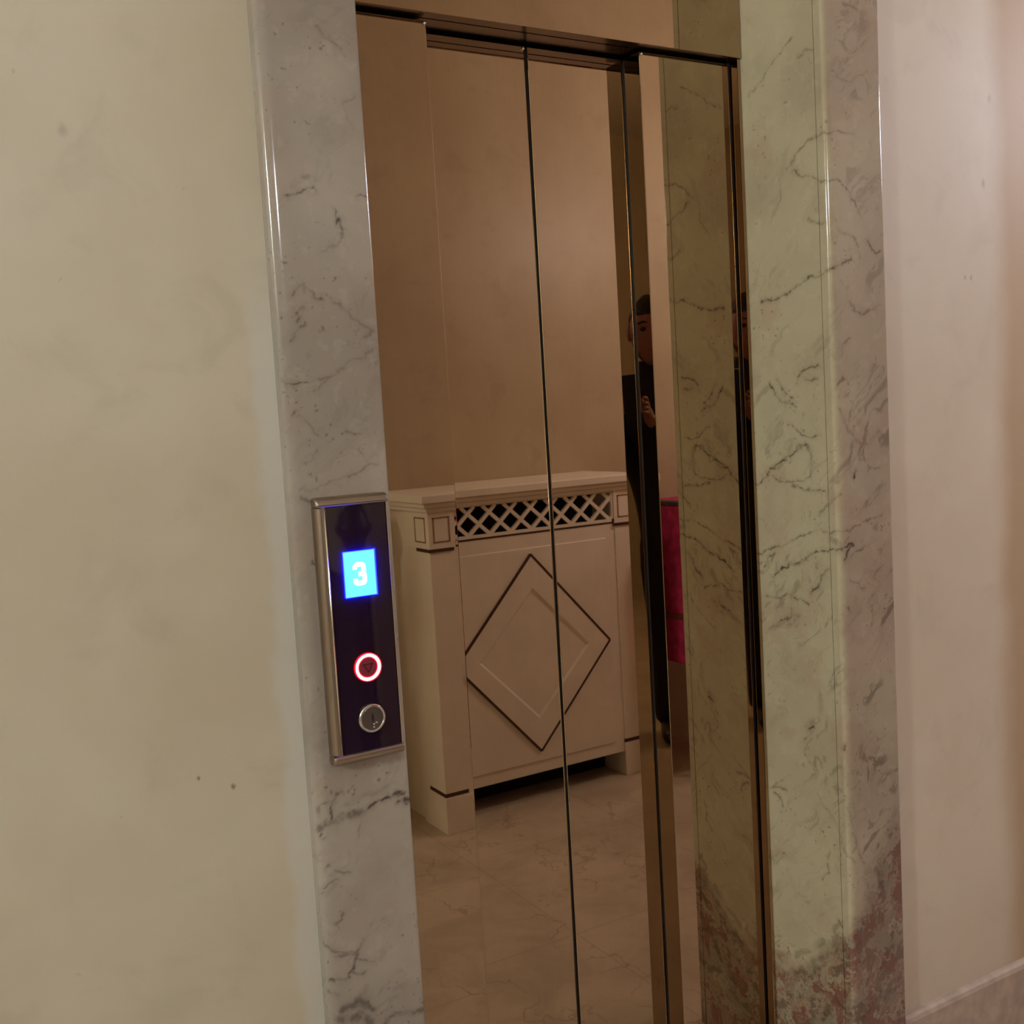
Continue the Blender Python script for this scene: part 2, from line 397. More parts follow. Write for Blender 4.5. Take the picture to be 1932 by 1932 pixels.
def plaster(name, a, b, patch=False, spots=(), tan=False, rough=0.42):
    t = NT(name)
    P = t.coord()
    x, y, z = t.sep(P)
    big = t.rng(t.noise(P, 2.6, 4.0, 0.55), 0.32, 0.68)
    c = t.mix(big, a, b)
    mid = t.rng(t.noise(P, 9.0, 5.0, 0.6, dist=0.7), 0.52, 0.74)
    c = t.mix(t.math('MULTIPLY', mid, 0.34), c, tuple(k * 0.80 for k in a))
    speck = t.rng(t.noise(t.vmath('ADD', P, (3, 1, 4)), 70.0, 3.0, 0.6), 0.72, 0.78)
    c = t.mix(t.math('MULTIPLY', speck, 0.20), c, srgb(96, 86, 70))
    for (sx, sz_, r, st) in spots:
        d = t.vmath('DISTANCE', t.vmath('MULTIPLY', t.vmath('ADD', P, t.vmath('SCALE', t.noise(P, 120.0, 2.0, out=1), scale=0.006)), (1, 0, 0.7)), (sx + 0.003, 0, sz_ * 0.7 + 0.002))
        c = t.mix(t.rng(d, 0.0, r, st, 0.0), c, srgb(84, 76, 62))
    if patch:
        # lighter filler brushed along the marble edge, ragged towards the wall
        n = t.math('MULTIPLY', t.math('SUBTRACT', t.noise(P, 7.0, 5.0, 0.6), 0.5), 0.06)
        e = t.rng(t.math('ADD', x, n), XL0 - 0.040, XL0 - 0.022)
        e = t.math('MULTIPLY', e, t.rng(z, 1.66, 1.50))
        c = t.mix(t.math('MULTIPLY', e, 0.42), c, srgb(204, 205, 198))
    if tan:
        # wall colour turns tan past a wandering vertical edge
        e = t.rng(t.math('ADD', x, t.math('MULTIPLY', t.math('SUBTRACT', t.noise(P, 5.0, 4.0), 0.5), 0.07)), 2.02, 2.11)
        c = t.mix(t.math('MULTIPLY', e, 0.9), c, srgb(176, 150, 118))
    t.base(c)
    t.rough(rough); t.spec(0.35)
    t.bump(t.noise(P, 160.0, 4.0), 0.10, 0.001)
    return t.m
M['plaster'] = plaster('beige_plaster', srgb(190, 178, 154), srgb(199, 188, 166), True,
                       [(0.352, 0.957, 0.004, 0.8), (0.398, 0.935, 0.005, 0.8), (0.02, 0.90, 0.006, 0.35), (0.255, 1.80, 0.009, 0.3)])
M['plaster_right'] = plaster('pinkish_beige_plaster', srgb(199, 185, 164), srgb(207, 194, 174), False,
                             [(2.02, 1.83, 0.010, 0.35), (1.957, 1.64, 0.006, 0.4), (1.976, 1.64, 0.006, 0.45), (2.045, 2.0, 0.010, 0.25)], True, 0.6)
M['plaster_hall'] = plaster('hall_plaster', srgb(178, 158, 130), srgb(186, 168, 140))
M['ceiling'] = plain('ceiling_paint', srgb(206, 196, 178), 0.7)

def floor_mat():
    t = NT('beige_marble_floor')
    P = t.coord()
    x, y, z = t.sep(P)
    n = t.noise(P, 5.0, 6.0, 0.6, dist=0.8)
    c = t.mix(t.rng(n, 0.3, 0.7), srgb(182, 164, 144), srgb(200, 182, 160))
    d = t.comb(t.math('ADD', t.math('MULTIPLY', x, 0.8), t.math('MULTIPLY', y, -0.25)), t.math('MULTIPLY', y, 0.25))
    v = t.voro(t.vmath('ADD', d, t.vmath('SCALE', t.noise(P, 4.0, 4.0, out=1), scale=0.5)), 3.2, 'DISTANCE_TO_EDGE')
    vm = t.math('MULTIPLY', t.rng(v, 0.0, 0.02, 1.0, 0.0), t.rng(t.noise(P, 3.0), 0.42, 0.6))
    c = t.mix(t.math('MULTIPLY', vm, 0.45), c, srgb(128, 98, 76))
    sm = t.rng(t.noise(d, 14.0, 6.0, 0.7), 0.55, 0.75)
    c = t.mix(t.math('MULTIPLY', sm, 0.22), c, srgb(140, 112, 90))
    # fine tile joints, 60 cm
    for (ax, off) in ((x, 0.357), (y, 0.43)):
        f = t.math('ABSOLUTE', t.math('SUBTRACT', t.math('FRACT', t.math('DIVIDE', t.math('ADD', ax, 6.0 - off), 0.6)), 0.5))
        c = t.mix(t.rng(f, 0.4975, 0.4992, 0.0, 0.45), c, srgb(110, 88, 70))
    t.base(c)
    t.rough(0.28); t.spec(0.4)
    return t.m
M['floor'] = floor_mat()

def mirror_mat(name, c, rough):
    t = NT(name)
    P = t.coord()
    s = t.noise(t.vmath('MULTIPLY', P, (900.0, 900.0, 2.0)), 1.0, 2.0)
    t.base(t.mix(t.rng(s, 0.3, 0.7), tuple(k * 0.97 for k in c), c))
    t.metal(1.0)
    t.rough(rough)
    return t.m
M['mirror'] = mirror_mat('bronze_mirror_steel', (0.45, 0.335, 0.225), 0.012)
M['mirror_edge'] = mirror_mat('bronze_mirror_edge', (0.46, 0.33, 0.21), 0.02)
M['rubber'] = plain('black_rubber', (0.006, 0.005, 0.006), 0.6)
M['shaft'] = plain('dark_shaft', (0.01, 0.008, 0.007), 0.9)
M['soffit'] = mirror_mat('bronze_soffit', (0.30, 0.225, 0.18), 0.25)
M['gold'] = mirror_mat('satin_gold_metal', (0.40, 0.325, 0.26), 0.30)
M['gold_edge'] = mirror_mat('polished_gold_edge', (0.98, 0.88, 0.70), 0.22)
M['seam_glint_gold'] = mirror_mat('seam_glint_gold', (0.60, 0.46, 0.26), 0.14)
t = NT('dark_smoked_acrylic'); t.base(t.mix(t.noise(t.coord(), 20.0), (0.014, 0.005, 0.014), (0.019, 0.007, 0.020))); t.rough(0.03); t.b.inputs['IOR'].default_value = 1.72
M['acrylic'] = t.m
M['polished'] = mirror_mat('glint_bead_metal', (0.95, 0.92, 0.85), 0.06)
M['chrome'] = mirror_mat('chrome', (0.66, 0.62, 0.62), 0.12)
M['chrome_dull'] = mirror_mat('brushed_chrome', (0.30, 0.255, 0.25), 0.3)
M['black'] = plain('black_gap', (0.004, 0.003, 0.004), 0.7)
M['screen'] = glow('lit_blue_screen', (0.085, 0.50, 1.0), 1.75)
M['screen_edge'] = glow('blue_halo_edge', (0.0006, 0.0012, 1.0), 140.0)  # overbright edge glow, added for the halo round the display
M['digit'] = glow('lit_white_digit', (1.0, 1.0, 1.0), 3.0)
M['ring'] = glow('lit_red_ring', (1.0, 0.62, 0.66), 2.2)
M['ring_rim'] = glow('red_ring_rim', (1.0, 0.002, 0.010), 3.0)
M['button'] = plain('dark_red_button', (0.20, 0.018, 0.035), 0.35)
M['button_arrow'] = plain('button_arrow_ink', (0.02, 0.002, 0.004), 0.5)
M['etch'] = plain('etched_mark', (0.75, 0.70, 0.66), 0.5)
M['cabinet'] = plain('cream_lacquer', srgb(240, 229, 215), 0.38, var=0.04, scale=8.0)
M['inlay'] = plain('brown_inlay', srgb(74, 42, 32), 0.45)
M['inlay_soft'] = plain('tan_inlay', srgb(150, 112, 88), 0.45)
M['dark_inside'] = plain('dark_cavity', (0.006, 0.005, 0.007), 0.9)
M['red_velvet'] = plain('crimson_velvet', (0.52, 0.025, 0.13), 0.85, var=0.25, scale=25.0, bump=0.2)
M['brass'] = mirror_mat('brass_trim', (0.7, 0.5, 0.3), 0.3)
M['wood'] = plain('dark_wood', (0.05, 0.022, 0.012), 0.4, var=0.3)
M['wainscot'] = plain('dark_wainscot_wood', (0.014, 0.008, 0.010), 0.4, var=0.3)
M['bronze'] = plain('dark_bronze', (0.018, 0.015, 0.018), 0.4, spec=0.5)
M['skin'] = plain('skin', (0.36, 0.17, 0.13), 0.5, var=0.05)
M['hair'] = plain('dark_hair', (0.012, 0.009, 0.008), 0.55, var=0.5, scale=120.0, bump=0.6)
M['jacket'] = plain('black_jacket', (0.010, 0.009, 0.012), 0.75, var=0.2, bump=0.2)
M['trousers'] = plain('black_trousers', (0.008, 0.008, 0.013), 0.8, var=0.2, bump=0.2)
M['shoe'] = plain('black_leather', (0.012, 0.010, 0.010), 0.3)
M['eye'] = plain('dark_eye', (0.02, 0.012, 0.01), 0.2)
M['lips'] = plain('lip_skin', (0.36, 0.11, 0.09), 0.45)
M['phone'] = plain('dark_phone_shell', (0.02, 0.02, 0.025), 0.3)
M['phone_rim'] = plain('pale_phone_rim', (0.70, 0.66, 0.68), 0.3)
M['lens'] = plain('camera_lens_glass', (0.01, 0.01, 0.012), 0.08)
for i_, L_ in enumerate(FILL_LAMPS):
    M['lamp_glass%d' % i_] = glow('lit_opal_glass', L_[5], L_[4] / (4 * PI * PI * L_[3] ** 2))
M['lamp_rim'] = plain('lamp_rim_metal', (0.5, 0.42, 0.3), 0.3, metal=1.0)

# ------------------------------------------------------------------ mesh helpers
def new_bm(): return bmesh.new()
def box(bm, x0, x1, y0, y1, z0, z1):
    vs = [bm.verts.new((x, y, z)) for x in (x0, x1) for y in (y0, y1) for z in (z0, z1)]
    a = [(0, 1, 3, 2), (4, 6, 7, 5), (0, 4, 5, 1), (2, 3, 7, 6), (0, 2, 6, 4), (1, 5, 7, 3)]
    for f in a: bm.faces.new([vs[i] for i in f])
    return vs
def prism(bm, pts, z0, z1, axis='z'):
    """extrude a closed outline; axis z: pts=(x,y); axis y: pts=(x,z) from y=z0..z1; axis x: pts=(y,z)"""
    def mk(p, h):
        if axis == 'z': return (p[0], p[1], h)
        if axis == 'y': return (p[0], h, p[1])
        return (h, p[0], p[1])
    a = [bm.verts.new(mk(p, z0)) for p in pts]
    b = [bm.verts.new(mk(p, z1)) for p in pts]
    n = len(pts)
    bm.faces.new(a); bm.faces.new(list(reversed(b)))
    for i in range(n): bm.faces.new([a[i], a[(i + 1) % n], b[(i + 1) % n], b[i]])
def lathe(bm, prof, cx, cy, axis='z', seg=40, c3=0.0):
    """prof: list of (radius, height)"""
    rings = []
    for r, h in prof:
        ring = []
        for i in range(seg):
            a = 2 * PI * i / seg
            if axis == 'z': p = (cx + r * math.cos(a), cy + r * math.sin(a), h)
            else: p = (cx + r * math.cos(a), h, cy + r * math.sin(a))
            ring.append(bm.verts.new(p))
        rings.append(ring)
    for k in range(len(rings) - 1):
        for i in range(seg):
            bm.faces.new([rings[k][i], rings[k][(i + 1) % seg], rings[k + 1][(i + 1) % seg], rings[k + 1][i]])
    bm.faces.new(rings[0]); bm.faces.new(list(reversed(rings[-1])))
def tube(bm, pts, r, seg=10):
    pts = [Vector(p) for p in pts]
    rings = []
    for i, p in enumerate(pts):
        d = (pts[min(i + 1, len(pts) - 1)] - pts[max(i - 1, 0)]).normalized()
        up = Vector((0, 0, 1)) if abs(d.z) < 0.9 else Vector((0, 1, 0))
        a = d.cross(up).normalized(); b = d.cross(a)
        rr = r[i] if isinstance(r, (list, tuple)) else r
        rings.append([bm.verts.new(p + a * rr * math.cos(2 * PI * k / seg) + b * rr * math.sin(2 * PI * k / seg)) for k in range(seg)])
    for k in range(len(rings) - 1):
        for i in range(seg):
            bm.faces.new([rings[k][i], rings[k][(i + 1) % seg], rings[k + 1][(i + 1) % seg], rings[k + 1][i]])
    bm.faces.new(rings[0]); bm.faces.new(list(reversed(rings[-1])))
def obj(name, bm, m, parent=None, bevel=0.0, smooth=False, seg=2, label=None):
    bmesh.ops.recalc_face_normals(bm, faces=bm.faces)
    me = bpy.data.meshes.new(name)
    bm.to_mesh(me); bm.free()
    me.materials.append(m)
    o = bpy.data.objects.new(name, me)
    C.objects.link(o)
    if parent is not None:
        o.parent = parent
        base = parent.get('_base')
        if base is None: base = (0, 0, 0)
        o.location = (-base[0], -base[1], -base[2])
        o['_base'] = (0.0, 0.0, 0.0)
    else:
        o['_base'] = (0.0, 0.0, 0.0)
    if smooth:
        for p in me.polygons: p.use_smooth = True
    if bevel:
        b = o.modifiers.new('bevel', 'BEVEL'); b.width = bevel; b.segments = seg; b.limit_method = 'ANGLE'; b.angle_limit = math.radians(35)
    if label: o['label'] = label
    return o
def thing(name, label, cat, loc=(0, 0, 0), group=None):
    o = bpy.data.objects.new(name, None); C.objects.link(o)
    o.location = loc; o['_base'] = tuple(float(v) for v in loc)
    o.empty_display_size = 0.05
    o['label'] = label; o['category'] = cat
    if group: o['group'] = group
    return o
def tag(o, label, cat, group=None):
    o['label'] = label; o['category'] = cat
    if group: o['group'] = group
    return o
def struct(name, bm, m, label=None, parent=None, **k):
    o = obj(name, bm, m, parent, **k)
    o['kind'] = 'structure'
    if label: o['label'] = label
    return o

# ------------------------------------------------------------------ room
WX0, WX1, WY0 = -2.6, 5.2, -3.2
bm = new_bm(); box(bm, WX0, WX1, WY0, 2.6, -0.12, 0.0)
struct('floor', bm, M['floor'], 'polished beige marble floor')
bm = new_bm(); box(bm, WX0, WX1, WY0, 2.6, CEIL, CEIL + 0.1)
struct('ceiling', bm, M['ceiling'], 'plain pale ceiling')
bm = new_bm(); box(bm, WX0, XL0 + 0.06, YW, YW + 0.25, 0, CEIL)
struct('wall_left', bm, M['plaster'], 'beige plaster wall left of the lift, lighter filler along the marble')
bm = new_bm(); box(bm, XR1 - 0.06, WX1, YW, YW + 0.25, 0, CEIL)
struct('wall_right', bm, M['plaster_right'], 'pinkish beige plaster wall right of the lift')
ZCT = 2.62
bm = new_bm(); box(bm, XL0 + 0.06, XR1 - 0.06, YW + 0.0, YW + 0.25, ZCT, CEIL)
struct('wall_above', bm, M['plaster'], 'plaster above the lift opening')
bm = new_bm()
box(bm, 1.34, WX1, WY0, -0.30, 0, CEIL)
struct('wall_opposite', bm, M['plaster_hall'], 'peach plaster wall opposite the lift, above the radiator cover')
bm = new_bm(); box(bm, WX0 - 0.1, WX0, WY0, 1.8, 0, CEIL)
struct('wall_far_left', bm, M['plaster_hall'], 'plain end wall of the hall')
bm = new_bm(); box(bm, WX1, WX1 + 0.1, WY0, 1.8, 0, CEIL)
struct('wall_far_right', bm, M['plaster_hall'], 'plain far end wall')
bm = new_bm(); box(bm, WX0, 1.34, WY0 - 0.1, WY0, 0, CEIL)
struct('wall_back', bm, M['plaster_hall'], 'plain wall behind the photographer')
bm = new_bm(); box(bm, 1.322, 1.34, -2.4, -0.33, 0, 0.93)
struct('trim_6', bm, M['wainscot'], 'dark wood wainscot round the corner from the radiator cover', bevel=0.004)
# skirting of the right wall
bm = new_bm()
zb = 0.160
prism(bm, [(YW, 0.0), (YW - 0.016, 0.0), (YW - 0.016, zb - 0.012), (YW - 0.013, zb - 0.004), (YW - 0.007, zb), (YW, zb)], XR1 + 0.001, WX1, 'x')
struct('baseboard_right', bm, M['skirting'], 'brownish marble skirting with a pale top edge')

# marble casings
def ell(cx, cy, a, b, q, n=8):
    """quarter ellipse points, q = quadrant signs"""
    sx, sy = q
    return [(cx + sx * a * math.cos(PI / 2 * i / n), cy + sy * b * math.sin(PI / 2 * i / n)) for i in range(n + 1)]
YB = 1.6466 * S            # back of the casing slabs / joint with the reveal slab
po = ell(XL0 + 0.020, YC + 0.010, 0.020, 0.010, (-1, -1))
pi_ = ell(XL1 - 0.006, YC + 0.006, 0.006, 0.006, (1, -1))
slab('trim_1', [(XL0, YW)] + po + list(reversed(pi_)) + [(XL1, YW)], VEINS_LEFT, 'left', M['marble_left'],
     'grey veined marble casing left of the lift doors', lambda x, y: x - (y - YC))
pi2 = ell(XR0 + 0.018, YC + 0.009, 0.018, 0.009, (-1, -1))
po2 = ell(XR1 - 0.006, YC + 0.006, 0.006, 0.006, (1, -1))
unf = lambda x, y: (x - XR0) - (y - YC)
slab('trim_2', [(XR0, YB - 0.0006)] + pi2 + list(reversed(po2)) + [(XR1, YW), (XR1 - 0.02, YW), (XR1 - 0.02, YB - 0.0006)], VEINS_RIGHT, 'right', M['marble_right'],
     'beige marble casing right of the lift doors, broken reddish veining at the foot', unf)
bm = new_bm(); box(bm, XR0 + 0.0022, XR0 + 0.02, YB - 0.0005, YB + 0.0009, 0, ZCT)
struct('trim_7', bm, M['inlay'], 'dark joint between the right casing and its reveal')
slab('trim_3', [(XR0, YB + 0.0010), (XR0 + 0.025, YB + 0.0010), (XR0 + 0.025, YT + 0.10), (XR0, YT + 0.10)], VEINS_RIGHT, 'reveal', M['marble_right'],
     'beige marble reveal beside the right lift door', unf)
bm = new_bm(); box(bm, XL1 - 0.025, XL1, YW + 0.0005, YT + 0.10, 0, ZCT)
struct('trim_4', bm, M['marble_left'], 'marble reveal hidden behind the left casing')
bm = new_bm(); box(bm, XL0, XR1, YC, YT + 0.10, ZCT, ZCT + 0.16)
struct('trim_5', bm, M['marble_left'], 'marble lintel over the lift opening')

# ------------------------------------------------------------------ lift front
# shaft behind the leaves
bm = new_bm(); box(bm, XL1 - 0.3, XR0 + 0.3, YF + 0.10, YF + 0.14, 0, ZCT)
struct('wall_shaft', bm, M['shaft'], 'dark lift shaft behind the doors')
tr = thing('lift_transom', 'bronze mirror panel above the lift doors, its lower edge sloping across the top', 'transom', (XM, YT, ZH))
bm = new_bm(); box(bm, XL1 + 0.001, XR0 - 0.001, YT, YT + 0.004, ZH, ZCT - 0.001)
obj('mirror_panel', bm, M['mirror'], tr, bevel=0.0012)
bm = new_bm(); box(bm, XL1 + 0.001, XR0 - 0.001, YT + 0.004, YS + 0.002, ZH + 0.0015, ZH + 0.02)
box(bm, XL1 + 0.001, XR0 - 0.001, YS + 0.006, YF + 0.002, ZH + 0.0015, ZH + 0.02)
obj('soffit', bm, M['soffit'], tr, label='dark bronze underside')
bm = new_bm(); box(bm, XL1 + 0.001, XR0 - 0.001, YF + 0.004, YF + 0.095, ZH + 0.004, ZH + 0.02)
obj('door_track', bm, M['black'], tr)

def leaf(x0, x1, y, label, th=0.0475):
    o = thing('lift_door_leaf', label, 'lift door', ((x0 + x1) / 2, y, 0.012), 'four sliding leaves of the lift door')
    bm = new_bm(); box(bm, x0, x1, y, y + th, 0.012, ZH - 0.004)
    obj('leaf_panel', bm, M['mirror'], o, bevel=0.0016, seg=3)
    return o
G = 0.0032
l1 = leaf(XL1 + 0.012, XA, YS, 'bronze mirror lift leaf nearest the call panel, reflecting the corner post of the radiator cover')
l2 = leaf(XA - 0.05, XM - G, YF, 'bronze mirror lift leaf left of the middle seam, reflecting most of the diamond panel')
l3 = leaf(XM + G, XB + 0.05, YF, 'bronze mirror lift leaf right of the middle seam, showing the right tip of the diamond')
l4 = leaf(XB, XJ - 0.0045, YS, 'bronze mirror lift leaf beside the right marble reveal, reflecting veined marble and a red seat')
for o_, sx_, sy_ in ((l1, XA - 0.004, YS - 0.0015), (l2, XM - G - 0.003, YF - 0.0015), (l4, XB + 0.004, YS - 0.0015)):
    bm = new_bm(); bmesh.ops.create_uvsphere(bm, u_segments=20, v_segments=12, radius=0.0034, matrix=Matrix.Translation((sx_, sy_, ZH - 0.0085)))
    obj('glint_bead', bm, M['polished'], o_, smooth=True, label='tiny polished bead added to catch a lamp glint')  # beads added only to give bright glints at the leaf corners
# black rubber lips
for o_, x0, x1 in ((l2, XM - G, XM - 0.0004), (l3, XM + 0.0004, XM + G)):
    bm = new_bm(); box(bm, x0, x1, YF + 0.004, YF + 0.03, 0.014, ZH - 0.006)
    obj('rubber_lip', bm, M['rubber'], o_)
bm = new_bm(); tube(bm, [(XM - G - 0.0003, YF + 0.0012, 0.014), (XM - G - 0.0003, YF + 0.0012, ZH - 0.006)], 0.0014, 12)  # gold bead added to bring out the lamp highlight along the seam
obj('seam_glint_bead', bm, M['seam_glint_gold'], l2, smooth=True, label='gold bead added for the bright line at the middle seam')
bm = new_bm(); box(bm, XB + 0.0012, XB + 0.03, YF - 0.0043, YF - 0.0002, 0.014, ZH - 0.006)
obj('rubber_lip', bm, M['rubber'], l4)
# jamb strips
for nm, x0, x1, lab in (('right', XJ, XR0 - 0.0005, 'slim bronze mirror strip between the right leaf and the marble reveal'), ('left', XL1 + 0.0005, XL1 + 0.010, 'slim bronze mirror strip behind the left casing')):
    t_ = thing('jamb_strip', lab, 'door jamb', ((x0 + x1) / 2, YT, 0.0))
    bm = new_bm(); box(bm, x0, x1, YT + 0.0045, YS + 0.07, 0.0, ZH)
    obj('jamb_face', bm, M['mirror_edge'], t_, bevel=0.001)
    bm = new_bm()
    if nm == 'right': box(bm, x0 - 0.0043, x0 - 0.0002, YS + 0.003, YS + 0.03, 0.0, ZH)
    else: box(bm, x1 + 0.0002, x1 + 0.0018, YS + 0.003, YS + 0.03, 0.0, ZH)
    obj('black_seal', bm, M['rubber'], t_)
bm = new_bm(); box(bm, XL1 + 0.001, XR0 - 0.001, YT + 0.02, YF + 0.09, 0.0, 0.009)
tag(obj('lift_sill', bm, M['gold'], bevel=0.001), 'metal sill on the floor under the lift doors', 'sill')

# ------------------------------------------------------------------ call panel
PX0, PX1 = 0.5915 * S, 0.7085 * S
PZ0, PZ1 = sz(0.888), sz(1.309)
PYF = 1.598 * S
cp = thing('lift_call_panel', 'tall brass framed call panel with lit blue display on the left marble casing', 'call panel', ((PX0 + PX1) / 2, YC, PZ0))
capz = 0.014
# side rails: rounded extrusion, open to the front
rw = 0.0135
def rail(x0, x1, flip):
    n = 8
    w = x1 - x0
    if not flip:
        pts = [(x0, YC)] + [(x0 + w * 0.75 - w * 0.75 * math.cos(PI / 2 * i / n), PYF + 0.013 - 0.013 * math.sin(PI / 2 * i / n)) for i in range(n + 1)] + [(x1, PYF), (x1, YC)]
    else:
        pts = [(x1, YC)] + [(x1 - w * 0.75 + w * 0.75 * math.cos(PI / 2 * i / n), PYF + 0.013 - 0.013 * math.sin(PI / 2 * i / n)) for i in range(n + 1)] + [(x0, PYF), (x0, YC)]
    return pts
FX0, FX1 = 0.6072 * S, 0.7065 * S
bm = new_bm(); prism(bm, rail(PX0, FX0 - 0.0012, False), PZ0 + capz, PZ1 - capz)
obj('side_rail', bm, M['gold'], cp, bevel=0.0004)
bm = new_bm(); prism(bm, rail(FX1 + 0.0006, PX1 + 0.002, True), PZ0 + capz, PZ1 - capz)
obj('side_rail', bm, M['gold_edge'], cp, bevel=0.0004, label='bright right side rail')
bm = new_bm(); tube(bm, [(FX0 - 0.0026, PYF + 0.0004, PZ0 + capz), (FX0 - 0.0026, PYF + 0.0004, PZ1 - capz)], 0.0011, 12)
obj('bright_bead', bm, M['gold_edge'], cp, smooth=True, label='thin bright bead beside the faceplate')
bm = new_bm(); box(bm, FX0 - 0.0018, FX0 - 0.0004, PYF + 0.0004, YC, PZ0 + capz, PZ1 - capz)
obj('edge_line', bm, M['black'], cp)
bm = new_bm(); box(bm, FX0, FX1, PYF + 0.002, YC, PZ0 + capz - 0.002, PZ1 - capz + 0.002)
obj('faceplate', bm, M['acrylic'], cp, label='glossy dark smoked faceplate')
def endcap(z0, z1, top):
    # rounded cap bar
    n = 8
    prof = []
    h = z1 - z0
    for i in range(n + 1):
        a = PI / 2 * i / n
        prof.append((PYF - 0.003 + 0.016 - 0.016 * math.sin(a) if False else PYF - 0.003 + 0.014 * (1 - math.sin(a)), (z1 - 0.012 * (1 - math.cos(a)) if False else z1 - h * 0.8 * math.sin(a) * 0 - 0.0)))
    pts = [(YC, z0), (YC, z1)]
    if top:
        pts += [(PYF + 0.010 - 0.013 * math.sin(PI / 2 * i / n), z1 - 0.010 + 0.010 * math.cos(PI / 2 * i / n)) for i in range(n + 1)] + [(PYF - 0.003, z0)]
    else:
        pts = [(YC, z1), (YC, z0)] + [(PYF + 0.010 - 0.013 * math.sin(PI / 2 * i / n), z0 + 0.010 - 0.010 * math.cos(PI / 2 * i / n)) for i in range(n + 1)] + [(PYF - 0.003, z1)]
    b = new_bm(); prism(b, pts, PX0 - 0.001, PX1 + 0.003, 'x')
    return b
obj('end_cap', endcap(PZ1 - capz, PZ1, True), M['gold'], cp, bevel=0.004, seg=4, smooth=False)
obj('end_cap', endcap(PZ0, PZ0 + capz, False), M['gold'], cp, bevel=0.004, seg=4)
for zz in (PZ1 - capz, PZ0 + capz):
    bm = new_bm(); box(bm, PX0 + 0.001, PX1, PYF + 0.0008, YC, zz - 0.0006, zz + 0.0006)
    obj('shadow_joint', bm, M['black'], cp)
FY = PYF + 0.002           # front of the faceplate
# display
DX0, DX1, DZ0, DZ1 = 0.6297 * S, 0.6820 * S, sz(1.1500), sz(1.2210)
bm = new_bm(); box(bm, DX0, DX1, FY - 0.0006, FY + 0.004, DZ0, DZ1)
sc_ = obj('display_screen', bm, M['screen'], cp, label='lit cyan blue screen')
bm = new_bm()
for a in ((DX1, DX1 + 0.0013, DZ0 - 0.0008, DZ1 + 0.0008), (DX0 - 0.0004, DX0, DZ0, DZ1), (DX0, DX1, DZ1, DZ1 + 0.0007), (DX0, DX1, DZ0 - 0.0006, DZ0)):
    box(bm, a[0], a[1], FY - 0.0022, FY + 0.003, a[2], a[3])
obj('display_halo_frame', bm, M['screen_edge'], sc_)  # glowing edge frame, pushed out and brightened to cast the display's blue halo
# the digit 3, strokes as rounded strips in one mesh
dw, dh = DX1 - DX0, DZ1 - DZ0
cx, cz = DX0 + dw * 0.50, DZ0 + dh * 0.495
hw, hh, st = dw * 0.215, dh * 0.258, dw * 0.135
def strip(bm, pts, w, y0, y1):
    # a ribbon with mitred joints in the x-z plane
    P_ = [Vector((p[0], p[1])) for p in pts]
    L_, R_ = [], []
    for i, p in enumerate(P_):
        d0 = (P_[i] - P_[i - 1]).normalized() if i > 0 else (P_[1] - P_[0]).normalized()
        d1 = (P_[i + 1] - P_[i]).normalized() if i < len(P_) - 1 else d0
        d = (d0 + d1).normalized(); nn = Vector((-d.y, d.x)); k = 1 / max(0.5, nn.dot(Vector((-d0.y, d0.x))))
        L_.append(p + nn * w / 2 * k); R_.append(p - nn * w / 2 * k)
    for i in range(len(P_) - 1):
        quad = [L_[i], L_[i + 1], R_[i + 1], R_[i]]
        prism(bm, [(q.x, q.y) for q in quad], y0, y1, 'y')
def arc(cx, cz, rx, rz, a0, a1, n=7):
    return [(cx + rx * math.cos(math.radians(a0 + (a1 - a0) * i / n)), cz + rz * math.sin(math.radians(a0 + (a1 - a0) * i / n))) for i in range(n + 1)]
bm = new_bm()
ex, ez = hw - st / 2, hh - st / 2
r = st * 0.62
top = [(cx - ex, cz + ez * 0.50)] + arc(cx - ex + r, cz + ez - r, r, r, 180, 90) + arc(cx + ex * 0.88 - r, cz + ez - r, r, r, 90, 0) + arc(cx + ex * 0.88 - r, cz + r * 0.95, r, r * 0.9, 0, -85) + [(cx - ex * 0.25, cz + st * 0.02)]
bot = [(cx - ex * 0.25, cz - st * 0.02)] + arc(cx + ex - r, cz - r * 0.95, r, r * 0.9, 85, 0) + arc(cx + ex - r, cz - ez + r, r, r, 0, -90) + arc(cx - ex + r, cz - ez + r, r, r, -90, -180) + [(cx - ex, cz - ez * 0.50)]
strip(bm, top, st, FY - 0.0011, FY - 0.0007)
strip(bm, bot, st, FY - 0.00115, FY - 0.0007)
obj('digit', bm, M['digit'], sc_, label='white figure 3')
# call button
BX, BZ = 0.6582 * S, sz(1.0362)
def disc_y(bm, cx, cz, prof, seg=48): lathe(bm, prof, cx, cz, 'y', seg)
R0 = 0.0215 * S
def ring_y(bm, cx, cz, r0, r1, y0, y1, seg=56):
    # flat faced ring, slightly domed
    prof = [(r0, y1), (r0, y0), ((r0 + r1) / 2, y0 - 0.0008), (r1, y0), (r1, y1)]
    rings = []
    for r_, h in prof:
        rings.append([bm.verts.new((cx + r_ * math.cos(2 * PI * i / seg), h, cz + r_ * math.sin(2 * PI * i / seg))) for i in range(seg)])
    for k in range(len(rings)):
        A_, B_ = rings[k], rings[(k + 1) % len(rings)]
        for i in range(seg): bm.faces.new([A_[i], A_[(i + 1) % seg], B_[(i + 1) % seg], B_[i]])
bm = new_bm(); disc_y(bm, BX, BZ, [(R0 * 0.72, FY + 0.001), (R0 * 0.72, FY - 0.0012), (R0 * 0.66, FY - 0.0018), (0.0002, FY - 0.0019)])
bt = obj('call_button', bm, M['button'], cp, smooth=False, label='dark red round button face')
bm = new_bm(); ring_y(bm, BX, BZ, R0 * 0.78, R0 * 1.0, FY - 0.0022, FY + 0.001)
